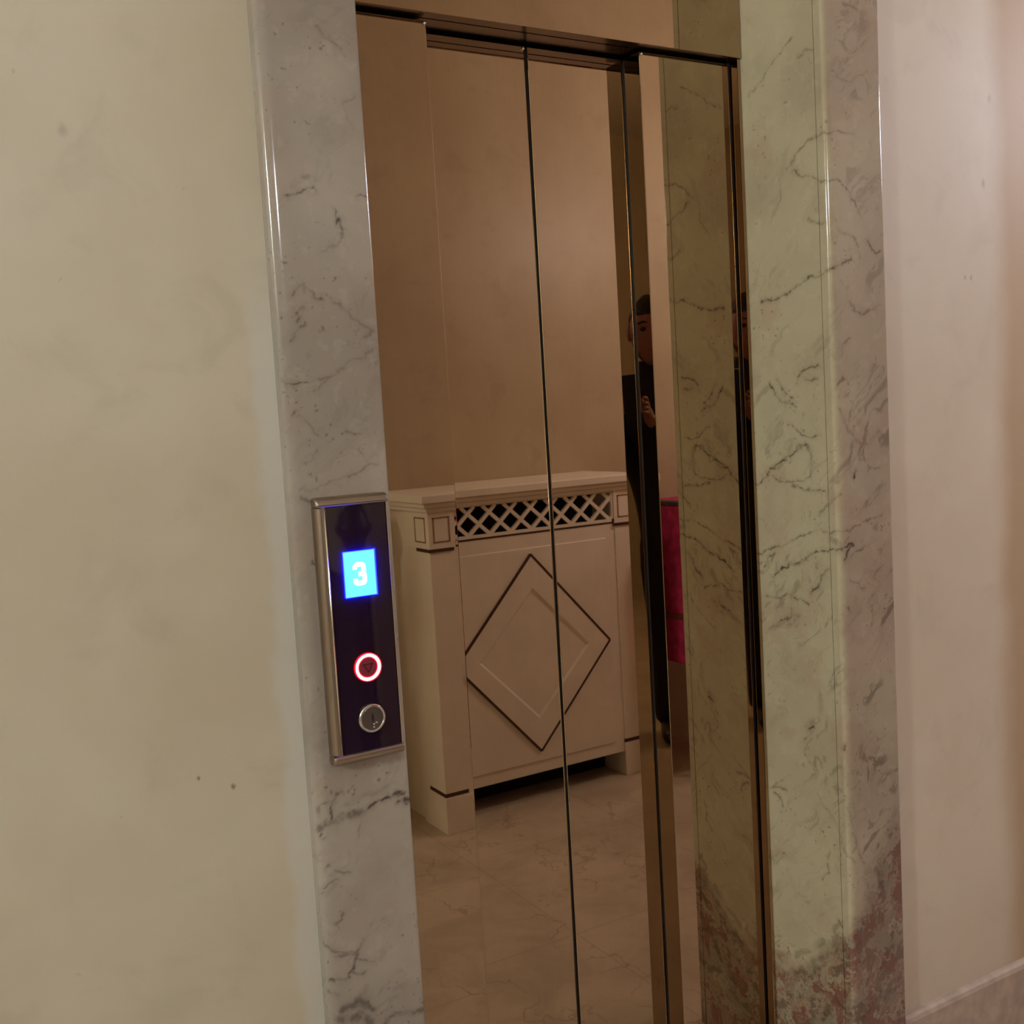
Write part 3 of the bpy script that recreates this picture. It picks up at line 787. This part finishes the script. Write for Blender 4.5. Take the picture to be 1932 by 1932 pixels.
obj('light_ring', bm, M['ring'], bt, smooth=True, label='brightly lit ring')
bm = new_bm(); ring_y(bm, BX, BZ, R0 * 1.005, R0 * 1.06, FY - 0.0026, FY + 0.001)
ring_y(bm, BX, BZ, R0 * 0.715, R0 * 0.775, FY - 0.0012, FY + 0.001)
obj('ring_rim', bm, M['ring_rim'], bt, smooth=True, label='red glowing rim')
bm = new_bm()
a_, b_, c_ = (BX - R0 * 0.36, BZ + R0 * 0.24), (BX + R0 * 0.36, BZ + R0 * 0.24), (BX, BZ - R0 * 0.38)
strip(bm, [a_, b_], 0.0011, FY - 0.0023, FY - 0.0018)
strip(bm, [b_, c_], 0.0011, FY - 0.0023, FY - 0.0018)
strip(bm, [c_, a_], 0.0011, FY - 0.0023, FY - 0.0018)
obj('arrow', bm, M['button_arrow'], bt, label='downward triangle outline')
# key switch
KX, KZ, KR = 0.6588 * S, sz(0.9540), 0.0228 * S
bm = new_bm(); disc_y(bm, KX, KZ, [(KR, FY + 0.001), (KR, FY - 0.003), (KR * 0.95, FY - 0.0042), (KR * 0.84, FY - 0.0046), (KR * 0.80, FY - 0.0036), (0.0003, FY - 0.0036)])
ks = obj('key_switch', bm, M['chrome'], cp, smooth=False, label='round chrome key switch')
bm = new_bm(); disc_y(bm, KX, KZ, [(KR * 0.79, FY - 0.0030), (KR * 0.79, FY - 0.0040), (0.0003, FY - 0.0040)])
obj('lock_cylinder', bm, M['chrome_dull'], ks)
bm = new_bm()
prism(bm, [(KX - 0.0009, KZ + 0.0075), (KX + 0.0009, KZ + 0.0078), (KX + 0.0022, KZ + 0.0012), (KX + 0.0028, KZ - 0.001), (KX + 0.0014, KZ - 0.0035), (KX + 0.0014, KZ - 0.0065), (KX - 0.0006, KZ - 0.0060), (KX - 0.0012, KZ - 0.002), (KX - 0.0026, KZ + 0.0005), (KX - 0.0012, KZ + 0.002)], FY - 0.0043, FY - 0.0039, 'y')
obj('keyhole', bm, M['black'], ks)
bm = new_bm()
for (dx, dz, w, h) in ((0.001, -0.0082, 0.0008, 0.0022), (0.0022, -0.0074, 0.0014, 0.0006), (0.0022, -0.0088, 0.001, 0.0006), (0.0046, -0.0066, 0.0007, 0.0014), (0.0056, -0.0060, 0.0013, 0.0006), (0.0065, -0.0070, 0.0006, 0.0014), (0.0006, -0.0124, 0.0007, 0.0018), (0.0018, -0.0118, 0.0012, 0.0006), (0.0024, -0.0130, 0.0006, 0.0010)):
    box(bm, KX + dx - w / 2, KX + dx + w / 2, FY - 0.0042, FY - 0.0039, KZ + dz - h / 2, KZ + dz + h / 2)
obj('engraving', bm, M['etch'], ks)

# ------------------------------------------------------------------ radiator cover opposite the lift
CF = 0.065                # its front plane
CB = -0.30                # the wall behind
X0, X1, X2, X3 = 1.610, 1.705, 2.445, 2.560
rc = thing('radiator_cover', 'cream panelled radiator cover with lattice grille and diamond, mirrored in the lift doors', 'radiator cover', ((X0 + X3) / 2, (CF + CB) / 2, 0))
cm = M['cabinet']
def post(x0, x1, side):
    yb = CF - 0.175
    bm = new_bm()
    box(bm, x0 - 0.002, x1 + (0.010 if side else 0.0), yb, CF + 0.003, 0, 0.127)
    box(bm, x0, x1, yb, CF, 0.127, 0.982)
    box(bm, x0 - 0.003, x1 + 0.001, yb, CF + 0.004, 0.982, 1.108)
    p = obj('corner_post', bm, cm, rc, bevel=0.0012)
    # brown inlays low and high, wrapping onto the outer side
    for z0, z1, ov in ((0.130, 0.143, 0.001), (0.973, 0.984, 0.005)):
        bm = new_bm()
        box(bm, x0 + 0.002, x1 - 0.006, CF - 0.001, CF + ov, z0, z1)
        box(bm, x0 - 0.001 - (ov - 0.001), x0 + 0.004, CF - 0.118 if z0 < 0.5 else CF - 0.095, CF + ov, z0, z1)
        obj('inlay_band', bm, M['inlay'], p)
    # square frame on the capital
    bm = new_bm()
    fx0, fx1, fz0, fz1, w = x0 + 0.014, x1 - 0.018, 1.004, 1.090, 0.0045
    yf = CF + 0.0055
    for a in ((fx0, fx1, fz0, fz0 + w), (fx0, fx1, fz1 - w, fz1), (fx0, fx0 + w, fz0, fz1), (fx1 - w, fx1, fz0, fz1)):
        box(bm, a[0], a[1], CF + 0.003, yf, a[2], a[3])
    if side:
        for a in ((CF - 0.10, CF - 0.02, 1.004, 1.0085), (CF - 0.10, CF - 0.02, 1.0855, 1.09), (CF - 0.10, CF - 0.0955, 1.004, 1.09), (CF - 0.0245, CF - 0.02, 1.004, 1.09)):
            box(bm, x0 - 0.0045, x0 - 0.002, a[0], a[1], a[2], a[3])
    obj('capital_frame', bm, M['inlay_soft'], p)
    return p
post(X0, X1, True)
post(X2, X3, False)
# recessed left side panel
bm = new_bm(); box(bm, X0 + 0.012, X0 + 0.03, CB + 0.001, CF - 0.17, 0, 1.108)
obj('side_panel', bm, cm, rc)
bm = new_bm(); box(bm, X3 - 0.03, X3 - 0.012, CB + 0.001, CF - 0.17, 0, 1.108)
obj('side_panel', bm, cm, rc)
# ledge with a stepped moulding
bm = new_bm()
box(bm, X0 - 0.036, X3 + 0.004, CB + 0.001, CF + 0.036, 1.140, 1.168)
obj('ledge', bm, cm, rc, bevel=0.004, seg=3)
bm = new_bm()
box(bm, X0 - 0.024, X3 + 0.003, CB + 0.002, CF + 0.024, 1.124, 1.1395)
box(bm, X0 - 0.012, X3 + 0.002, CB + 0.003, CF + 0.013, 1.108, 1.1235)
obj('ledge_moulding', bm, cm, rc, bevel=0.003, seg=3)
# lattice
LX0, LX1, LZ0, LZ1 = X1, X2, 0.990, 1.108
bm = new_bm()
yb0, yb1 = CF - 0.014, CF - 0.001
box(bm, LX0, LX1, yb0, yb1 + 0.001, LZ0, LZ0 + 0.011)
box(bm, LX0, LX1, yb0, yb1 + 0.001, LZ1 - 0.006, LZ1)
box(bm, LX0, LX0 + 0.004, yb0, yb1 + 0.001, LZ0, LZ1)
box(bm, LX1 - 0.012, LX1, yb0, yb1 + 0.001, LZ0, LZ1)
zi0, zi1 = LZ0 + 0.009, LZ1 - 0.005
pitch, slope, wv = 0.0868, 0.92, 0.0068
cl = lambda X: max(LX0 + 0.002, min(LX1 - 0.004, X))
def bar_(xs, sgn, y0, y1):
    # centre line z = zi0 + sgn*slope*(x-xs)
    n = Vector((-sgn * slope, 1)).normalized() * wv
    run = (zi1 - zi0) / slope
    xa, xb = xs, xs + sgn * run
    za, zb_ = zi0, zi1
    lo, hi = min(xa, xb), max(xa, xb)
    def zat(x): return zi0 + sgn * slope * (x - xs)
    xa2, xb2 = max(lo, LX0 + 0.003), min(hi, LX1 - 0.008)
    if xb2 - xa2 < 0.004: return
    q = [(xa2 + n.x, zat(xa2) + n.y), (xb2 + n.x, zat(xb2) + n.y), (xb2 - n.x, zat(xb2) - n.y), (xa2 - n.x, zat(xa2) - n.y)]
    q = [(max(LX0 + 0.001, min(LX1 - 0.002, a)), max(LZ0 + 0.004, min(LZ1 - 0.002, b))) for a, b in q]
    prism(bm, q, y0, y1, 'y')
k = -3
while k < 12:
    bar_(LX0 + 0.026 + k * pitch, 1, yb0 + 0.001, yb1 - 0.0005)
    bar_(LX0 + 0.026 + k * pitch, -1, yb0 + 0.003, yb1 - 0.0015)
    k += 1
obj('lattice_grille', bm, cm, rc)
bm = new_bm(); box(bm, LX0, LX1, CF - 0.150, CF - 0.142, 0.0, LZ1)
obj('cavity_shade_sheet', bm, M['dark_inside'], rc, label='black sheet for the shade inside and under the cover')  # near-black sheet standing in for shade inside and below the cover
# front panel
bm = new_bm()
box(bm, X1, X2, CF - 0.020, CF - 0.004, 0.095, 0.986)
pn = obj('front_panel', bm, cm, rc)
bm = new_bm(); box(bm, X1 + 0.024, X2 - 0.044, CF - 0.010, CF + 0.001, 0.139, 0.932)
obj('raised_field', bm, cm, pn, bevel=0.003, seg=2)
bm = new_bm(); box(bm, X1, X2, CF - 0.005, CF - 0.0025, 0.983, 0.9885)
obj('joint_line', bm, M['inlay'], pn)
dcx, dcz = 2.061, 0.543
def rhomb(hx, hz): return [(dcx, dcz + hz), (dcx + hx, dcz), (dcx, dcz - hz), (dcx - hx, dcz)]
bm = new_bm()
for a, b in ((0, 1), (1, 2), (2, 3), (3, 0)):
    p = rhomb(0.331, 0.365)
    strip(bm, [p[a], p[b]], 0.0085, CF - 0.002, CF + 0.0078)
obj('diamond_inlay', bm, M['inlay'], pn, label='dark brown diamond line')
# raised band inside the dark line, its inner edge sloping down to a sunk field
bm = new_bm()
o_ = rhomb(0.3265, 0.3605); i_ = rhomb(0.238, 0.243); k_ = rhomb(0.226, 0.231)
O0 = [bm.verts.new((x, CF + 0.0005, z)) for x, z in o_]
A_ = [bm.verts.new((x, CF + 0.007, z)) for x, z in o_]
B_ = [bm.verts.new((x, CF + 0.007, z)) for x, z in i_]
K_ = [bm.verts.new((x, CF + 0.0012, z)) for x, z in k_]
for q in range(4):
    w = (q + 1) % 4
    bm.faces.new([O0[q], O0[w], A_[w], A_[q]]); bm.faces.new([A_[q], A_[w], B_[w], B_[q]]); bm.faces.new([B_[q], B_[w], K_[w], K_[q]]); bm.faces.new([K_[q], K_[w], O0[w], O0[q]])
obj('diamond_band', bm, cm, pn)

# ------------------------------------------------------------------ red armchair right of the cover
ac = thing('armchair', 'crimson velvet armchair seen as a thin red strip beside the right reveal reflection', 'armchair', (2.95, -0.02, 0))
AX0, AX1, AY0, AY1 = 2.640, 3.24, -0.27, 0.24
bm = new_bm(); box(bm, AX0 + 0.02, AX1 - 0.02, AY0 + 0.02, AY1, 0.43, 0.56)
obj('seat', bm, M['red_velvet'], ac, bevel=0.02, seg=3)
bm = new_bm(); box(bm, AX0, AX1, AY0, AY0 + 0.07, 0.44, 1.035)
obj('backrest', bm, M['red_velvet'], ac, bevel=0.015, seg=3)
for x0, x1 in ((AX0, AX0 + 0.05), (AX1 - 0.05, AX1)):
    bm = new_bm(); box(bm, x0, x1, AY0 + 0.07, AY1, 0.62, 1.035)
    ar = obj('wing_panel', bm, M['red_velvet'], ac, bevel=0.006, seg=2)
    bm = new_bm(); box(bm, x0 - 0.001, x1 + 0.001, AY0 + 0.05, AY1 + 0.002, 0.598, 0.620)
    obj('trim_rail', bm, M['brass'], ac, bevel=0.003, label='pale metal rail')
    bm = new_bm(); box(bm, x0, x1, AY0 + 0.07, AY1, 0.425, 0.598)
    obj('side_skirt', bm, M['red_velvet'], ac, bevel=0.006)
    bm = new_bm(); box(bm, x0 - 0.002, x1 + 0.002, AY0, AY1 + 0.004, 1.035, 1.052)
    obj('top_rail', bm, M['wood'], ac, bevel=0.003)
for x in (AX0 + 0.045, AX1 - 0.03):
    for y in (AY0 + 0.04, AY1 - 0.04):
        bm = new_bm(); lathe(bm, [(0.012, 0.0), (0.022, 0.43)], x, y, 'z', 12)
        obj('leg', bm, M['wood'], ac)

# ------------------------------------------------------------------ dark urn on a pedestal, seen only in the glossy faceplate
ux, uy = 1.245, -0.20
ur = thing('pedestal_urn', 'dark flared urn on a slim post, mirrored faintly in the call panel faceplate', 'urn', (ux, uy, 0))
bm = new_bm(); lathe(bm, [(0.10, 0.0), (0.10, 0.03), (0.03, 0.06), (0.024, 0.98), (0.03, 1.00)], ux, uy, 'z', 28)
obj('post', bm, M['bronze'], ur, smooth=False)
bm = new_bm(); lathe(bm, [(0.022, 1.00), (0.026, 1.04), (0.036, 1.075), (0.052, 1.10), (0.056, 1.115), (0.048, 1.125), (0.042, 1.15), (0.026, 1.185), (0.010, 1.19)], ux, uy, 'z', 28)
obj('urn_body', bm, M['bronze'], ur, smooth=True)

# ------------------------------------------------------------------ globe lamps, unseen and added for the hall light
for i, (x, y, z, r, w, c) in enumerate(FILL_LAMPS):
    lt = thing('added_globe_lamp', ['added unseen globe lamp over the left part of the hall', 'added unseen globe lamp in front of the lift', 'added unseen globe lamp far along the right wall', 'added unseen globe lamp behind the photographer'][i], 'lamp', (x, y, CEIL), 'added globe lamps')
    bm = new_bm(); bmesh.ops.create_uvsphere(bm, u_segments=32, v_segments=20, radius=r, matrix=Matrix.Translation((x, y, z)))
    obj('lamp_glass', bm, M['lamp_glass%d' % i], lt, smooth=True)
    bm = new_bm(); lathe(bm, [(0.05, CEIL), (0.05, CEIL - 0.02), (0.006, CEIL - 0.03), (0.006, z + r + 0.03), (0.04, z + r + 0.015), (0.045, z + r - 0.012)], x, y, 'z', 20)
    obj('stem', bm, M['lamp_rim'], lt)

# ------------------------------------------------------------------ the photographer, seen in the corner mirrors of the door edges
PO = Vector((-0.29, -0.24, 0.0))
FW = Vector((0.55, 0.835, 0)).normalized()
RT = Vector((FW.y, -FW.x, 0))
def L(r, f, z): return tuple(PO + RT * r + FW * f + Vector((0, 0, z)))
pe = thing('person', 'person in black jacket and trousers holding up a phone, mirrored in door edges', 'person', tuple(PO))
def skin_obj(name, chains, m, parent, sub=1, smooth=True, root=0):
    """chains: list of lists of (point, radius); a string key in place of a point joins an earlier vertex"""
    vs, es, rs, names = [], [], [], {}
    for ch in chains:
        prev = None
        for item in ch:
            if isinstance(item, str):
                prev = names[item]; continue
            p, r_ = item[0], item[1]
            vs.append(p); rs.append(r_); i = len(vs) - 1
            if len(item) > 2: names[item[2]] = i
            if prev is not None: es.append((prev, i))
            prev = i
    me = bpy.data.meshes.new(name); me.from_pydata(vs, es, []); me.update()
    me.materials.append(m)
    o = bpy.data.objects.new(name, me); C.objects.link(o)
    sk = o.modifiers.new('skin', 'SKIN'); sk.use_smooth_shade = smooth
    if not me.skin_vertices:
        me.attributes.new  # layer is made by the modifier in the UI; here through the mesh
    lay = me.skin_vertices[0].data if me.skin_vertices else None
    if lay is None:
        bmx = bmesh.new(); bmx.from_mesh(me); bmx.verts.layers.skin.verify(); bmx.to_mesh(me); bmx.free()
        lay = me.skin_vertices[0].data
    for i, r_ in enumerate(rs):
        rr = r_ if isinstance(r_, tuple) else (r_, r_)
        lay[i].radius = rr
        lay[i].use_root = (i == root)
    s = o.modifiers.new('sub', 'SUBSURF'); s.levels = sub; s.render_levels = sub
    if parent is not None:
        o.parent = parent
        b = parent.get('_base', (0, 0, 0))
        o.location = (-b[0], -b[1], -b[2])
        o['_base'] = (0.0, 0.0, 0.0)
    return o
HX = 0.0
# phone held at the camera; arms reach it
PHC = 0.024
ph_r, ph_f = PHC + 0.29 * RT.x + 0.24 * RT.y, 0.29 * FW.x + 0.24 * FW.y
def arm(s):
    sh = L(s * 0.165, 0.0, 1.445)
    el = L(s * 0.23, 0.13, 1.17)
    wr = L(ph_r + s * 0.066, ph_f - 0.095, 1.365)
    return sh, el, wr
body = [[(L(-0.05, 0, 0.96), 0.075, 'pelvis'), (L(-0.03, 0, 1.12), 0.085), (L(0, 0.01, 1.26), 0.10), (L(0, 0, 1.38), 0.10, 'chest'), (L(0.01, 0.005, 1.53), 0.065), (L(0.02, 0.035, 1.59), 0.056, 'neck'), (L(0.03, 0.06, 1.65), 0.058)]]
for s in (-1, 1):
    sh, el, wr = arm(s)
    key = 'w%d' % s
    palm = L(ph_r + s * 0.062, ph_f - 0.060, 1.392)
    body.append(['chest', (sh, 0.055), (tuple((Vector(sh) + Vector(el)) / 2), 0.047), (el, 0.042), (tuple((Vector(el) + Vector(wr)) / 2), 0.036), (wr, 0.026), (palm, (0.024, 0.016), key)])
    for q in range(4):
        z = 1.392 + q * 0.019
        body.append([key, (L(ph_r + s * 0.057, ph_f - 0.028, z), 0.0085), (L(ph_r + s * 0.052, ph_f - 0.002, z + 0.002), 0.008), (L(ph_r + s * 0.042, ph_f + 0.009, z + 0.003), 0.0075)])
    body.append([key, (L(ph_r + s * 0.046, ph_f - 0.052, 1.435), 0.0095), (L(ph_r + s * 0.032, ph_f - 0.036, 1.445), 0.009)])
    body.append(['pelvis', (L(s * 0.080 - 0.055, 0.0, 0.84), 0.068), (L(s * 0.080 - 0.065, 0.01, 0.50), 0.055), (L(s * 0.080 - 0.065, -0.005, 0.30), 0.052), (L(s * 0.080 - 0.065, -0.01, 0.09), 0.030), (L(s * 0.085 - 0.065, 0.05, 0.042), 0.022), (L(s * 0.090 - 0.065, 0.13, 0.032), 0.016)])
bo = skin_obj('body', body, M['skin'], pe, 1)
# head as one shaped surface
def head_mesh():
    bm = new_bm()
    bmesh.ops.create_uvsphere(bm, u_segments=48, v_segments=32, radius=1.0)
    for v in bm.verts:
        x, y, z = v.co           # x right, y forward, z up (unit)
        X, Y, Z = x * 0.076, y * 0.098, z * 0.122
        # jaw narrows
        if z < 0: X *= 1 - 0.32 * (-z) ** 1.3; Y *= 1 - 0.10 * (-z)
        if z < -0.2 and y > 0: Y += 0.010 * min(1, (-z - 0.2) * 2)
        if y > 0:
            g = lambda cx, cz, sx, szz: math.exp(-((x - cx) / sx) ** 2 - ((z - cz) / szz) ** 2)
            Y -= 0.004 * (1 if z > 0.35 else 0) * 0
            Y += 0.024 * g(0, -0.20, 0.13, 0.13) + 0.012 * g(0, -0.02, 0.10, 0.16)      # nose
            Y -= 0.013 * (g(0.40, 0.05, 0.20, 0.10) + g(-0.40, 0.05, 0.20, 0.10))     # eye sockets
            Y += 0.007 * (g(0.38, 0.22, 0.28, 0.07) + g(-0.38, 0.22, 0.28, 0.07))       # brows
            Y += 0.008 * g(0, -0.50, 0.24, 0.06) + 0.006 * g(0, -0.60, 0.20, 0.05)      # lips
            Y += 0.012 * g(0, -0.86, 0.30, 0.14)                                     # chin
        v.co = (X, Y, Z)
    return bm
HC = Vector(L(0.030, 0.085, 1.722))
HK = 1.12
HM = Matrix(((RT.x, FW.x, 0, HC.x), (RT.y, FW.y, 0, HC.y), (0, 0, 1, HC.z), (0, 0, 0, 1))) @ Matrix.Scale(HK, 4)
def put(bm): bmesh.ops.transform(bm, matrix=HM, verts=bm.verts)
bm = head_mesh(); put(bm)
hd = obj('head', bm, M['skin'], pe, smooth=True)
for s in (-1, 1):
    bm = new_bm(); bmesh.ops.create_uvsphere(bm, u_segments=16, v_segments=12, radius=1.0, matrix=Matrix.Translation((s * 0.031, 0.080, 0.006)) @ Matrix.Diagonal((0.013, 0.009, 0.008, 1))); put(bm)
    obj('eye', bm, M['eye'], hd, smooth=True)
    bm = new_bm(); bmesh.ops.create_uvsphere(bm, u_segments=16, v_segments=12, radius=1.0, matrix=Matrix.Translation((s * 0.077, -0.008, 0.0)) @ Matrix.Diagonal((0.010, 0.020, 0.032, 1))); put(bm)
    obj('ear', bm, M['skin'], hd, smooth=True)
    bm = new_bm(); tube(bm, [(s * 0.014, 0.093, 0.026), (s * 0.030, 0.093, 0.032), (s * 0.050, 0.081, 0.026)], 0.0035, 8); put(bm)
    obj('eyebrow', bm, M['hair'], hd)
bm = new_bm(); tube(bm, [(-0.024, 0.090, -0.063), (-0.010, 0.099, -0.066), (0.010, 0.099, -0.066), (0.024, 0.090, -0.063)], [0.002, 0.0045, 0.0045, 0.002], 8); put(bm)
obj('mouth', bm, M['lips'], hd, smooth=True)
# hair
bm = new_bm(); bmesh.ops.create_uvsphere(bm, u_segments=48, v_segments=32, radius=1.0)
for v in list(bm.verts):
    x, y, z = v.co
    line = 0.42 if y > 0.25 else (0.42 - (0.25 - y) * 0.75)
    k_ = 1.0 if z > line else 0.86
    n_ = 0.03 * math.sin(13 * x + 5 * z) * math.sin(11 * y)
    v.co = (x * 0.082 * k_ * (1 + n_), (y * 0.105 * k_ - 0.004) * (1 + n_), z * 0.136 * (k_ if z < line else 1 + 0.02 * math.sin(9 * x) * math.cos(8 * y)))
put(bm)
obj('hair', bm, M['hair'], pe, smooth=True)
# jacket
bm = new_bm(); rings = []
for z, rx, ry, off, fo in ((0.76, 0.155, 0.125, -0.06, 0), (0.80, 0.160, 0.130, -0.06, 0), (0.95, 0.158, 0.130, -0.05, 0), (1.08, 0.158, 0.122, -0.025, 0), (1.20, 0.175, 0.128, 0, 0.005), (1.32, 0.190, 0.132, 0, 0.008), (1.40, 0.196, 0.125, 0, 0.004), (1.455, 0.180, 0.108, 0.004, 0), (1.50, 0.125, 0.090, 0.01, 0.002), (1.54, 0.080, 0.078, 0.016, 0.015), (1.585, 0.070, 0.072, 0.022, 0.03), (1.61, 0.066, 0.068, 0.026, 0.036), (1.60, 0.056, 0.058, 0.026, 0.036)):
    ring = []
    for q in range(40):
        a = 2 * PI * q / 40
        fold = 1 + 0.012 * math.sin(5 * a + z * 17) * (1 if z < 1.45 else 0)
        ring.append(bm.verts.new(L(off + rx * math.cos(a) * fold, fo + ry * math.sin(a) * fold, z)))
    rings.append(ring)
for k in range(len(rings) - 1):
    for q in range(40): bm.faces.new([rings[k][q], rings[k][(q + 1) % 40], rings[k + 1][(q + 1) % 40], rings[k + 1][q]])
bm.faces.new(rings[0]); bm.faces.new(list(reversed(rings[-1])))
jo = obj('jacket', bm, M['jacket'], pe, smooth=True)
ss = jo.modifiers.new('sub', 'SUBSURF'); ss.levels = 1; ss.render_levels = 1
for s in (-1, 1):
    sh, el, wr = arm(s)
    root_ = L(s * 0.09, 0, 1.40)
    skin_obj('sleeve', [[(root_, 0.070), (sh, 0.068), (tuple((Vector(sh) + Vector(el)) / 2), 0.060), (el, 0.055), (tuple((Vector(el) + Vector(wr)) / 2), 0.048), (tuple(Vector(el) * 0.04 + Vector(wr) * 0.96), 0.037)]], M['jacket'], jo, 2)
tr_ = [[(L(-0.045, 0, 1.06), 0.125), (L(-0.05, 0, 0.93), 0.13, 'a')]]
for s in (-1, 1):
    tr_.append(['a', (L(s * 0.085 - 0.055, 0.0, 0.80), 0.10), (L(s * 0.080 - 0.065, 0.01, 0.50), 0.082), (L(s * 0.080 - 0.065, -0.005, 0.30), 0.074), (L(s * 0.080 - 0.065, -0.005, 0.10), 0.070), (L(s * 0.080 - 0.065, 0.0, 0.035), 0.066)])
skin_obj('trousers', tr_, M['trousers'], pe, 1)
for s in (-1, 1):
    skin_obj('shoe', [[(L(s * 0.080 - 0.065, -0.05, 0.042), (0.040, 0.042)), (L(s * 0.084 - 0.065, 0.05, 0.045), (0.044, 0.044)), (L(s * 0.090 - 0.065, 0.16, 0.034), (0.045, 0.033)), (L(s * 0.093 - 0.065, 0.20, 0.028), (0.032, 0.024))]], M['shoe'], pe, 1)
# phone: its lens sits right behind the viewpoint
sp = thing('smartphone', 'pale phone held upright in front of the face of the person in black', 'phone', (0, -0.02, 1.34))
PC = Vector((0, 0, 1.42)) - RF * 0.012
PM = Matrix(((xc.x, -zc.x, yc_.x, PC.x), (xc.y, -zc.y, yc_.y, PC.y), (xc.z, -zc.z, yc_.z, PC.z), (0, 0, 0, 1)))
bm = new_bm(); box(bm, -0.0095, 0.0575, -0.004, 0.004, -0.025, 0.125)
bmesh.ops.transform(bm, matrix=PM, verts=bm.verts)
sb = obj('phone_body', bm, M['phone'], sp, bevel=0.0035, seg=3)
bm = new_bm(); box(bm, -0.0065, 0.0545, -0.0046, -0.0041, -0.020, 0.120)
bmesh.ops.transform(bm, matrix=PM, verts=bm.verts)
obj('phone_screen', bm, M['lens'], sp)
bm = new_bm(); box(bm, -0.004, 0.012, 0.004, 0.0052, -0.006, 0.006)
bmesh.ops.transform(bm, matrix=PM, verts=bm.verts)
obj('camera_lens', bm, M['lens'], sp)
bm = new_bm()
for a in ((-0.0120, -0.0096, -0.0275, 0.1275), (0.0576, 0.0600, -0.0275, 0.1275)): box(bm, a[0], a[1], -0.0042, 0.0042, a[2], a[3])
box(bm, -0.0096, 0.0576, -0.0042, 0.0042, 0.1251, 0.1275)
bmesh.ops.transform(bm, matrix=PM, verts=bm.verts)
obj('phone_rim', bm, M['phone_rim'], sp, label='pale metal rim')
for o in list(bpy.data.objects):
    if '_base' in o.keys(): del o['_base']
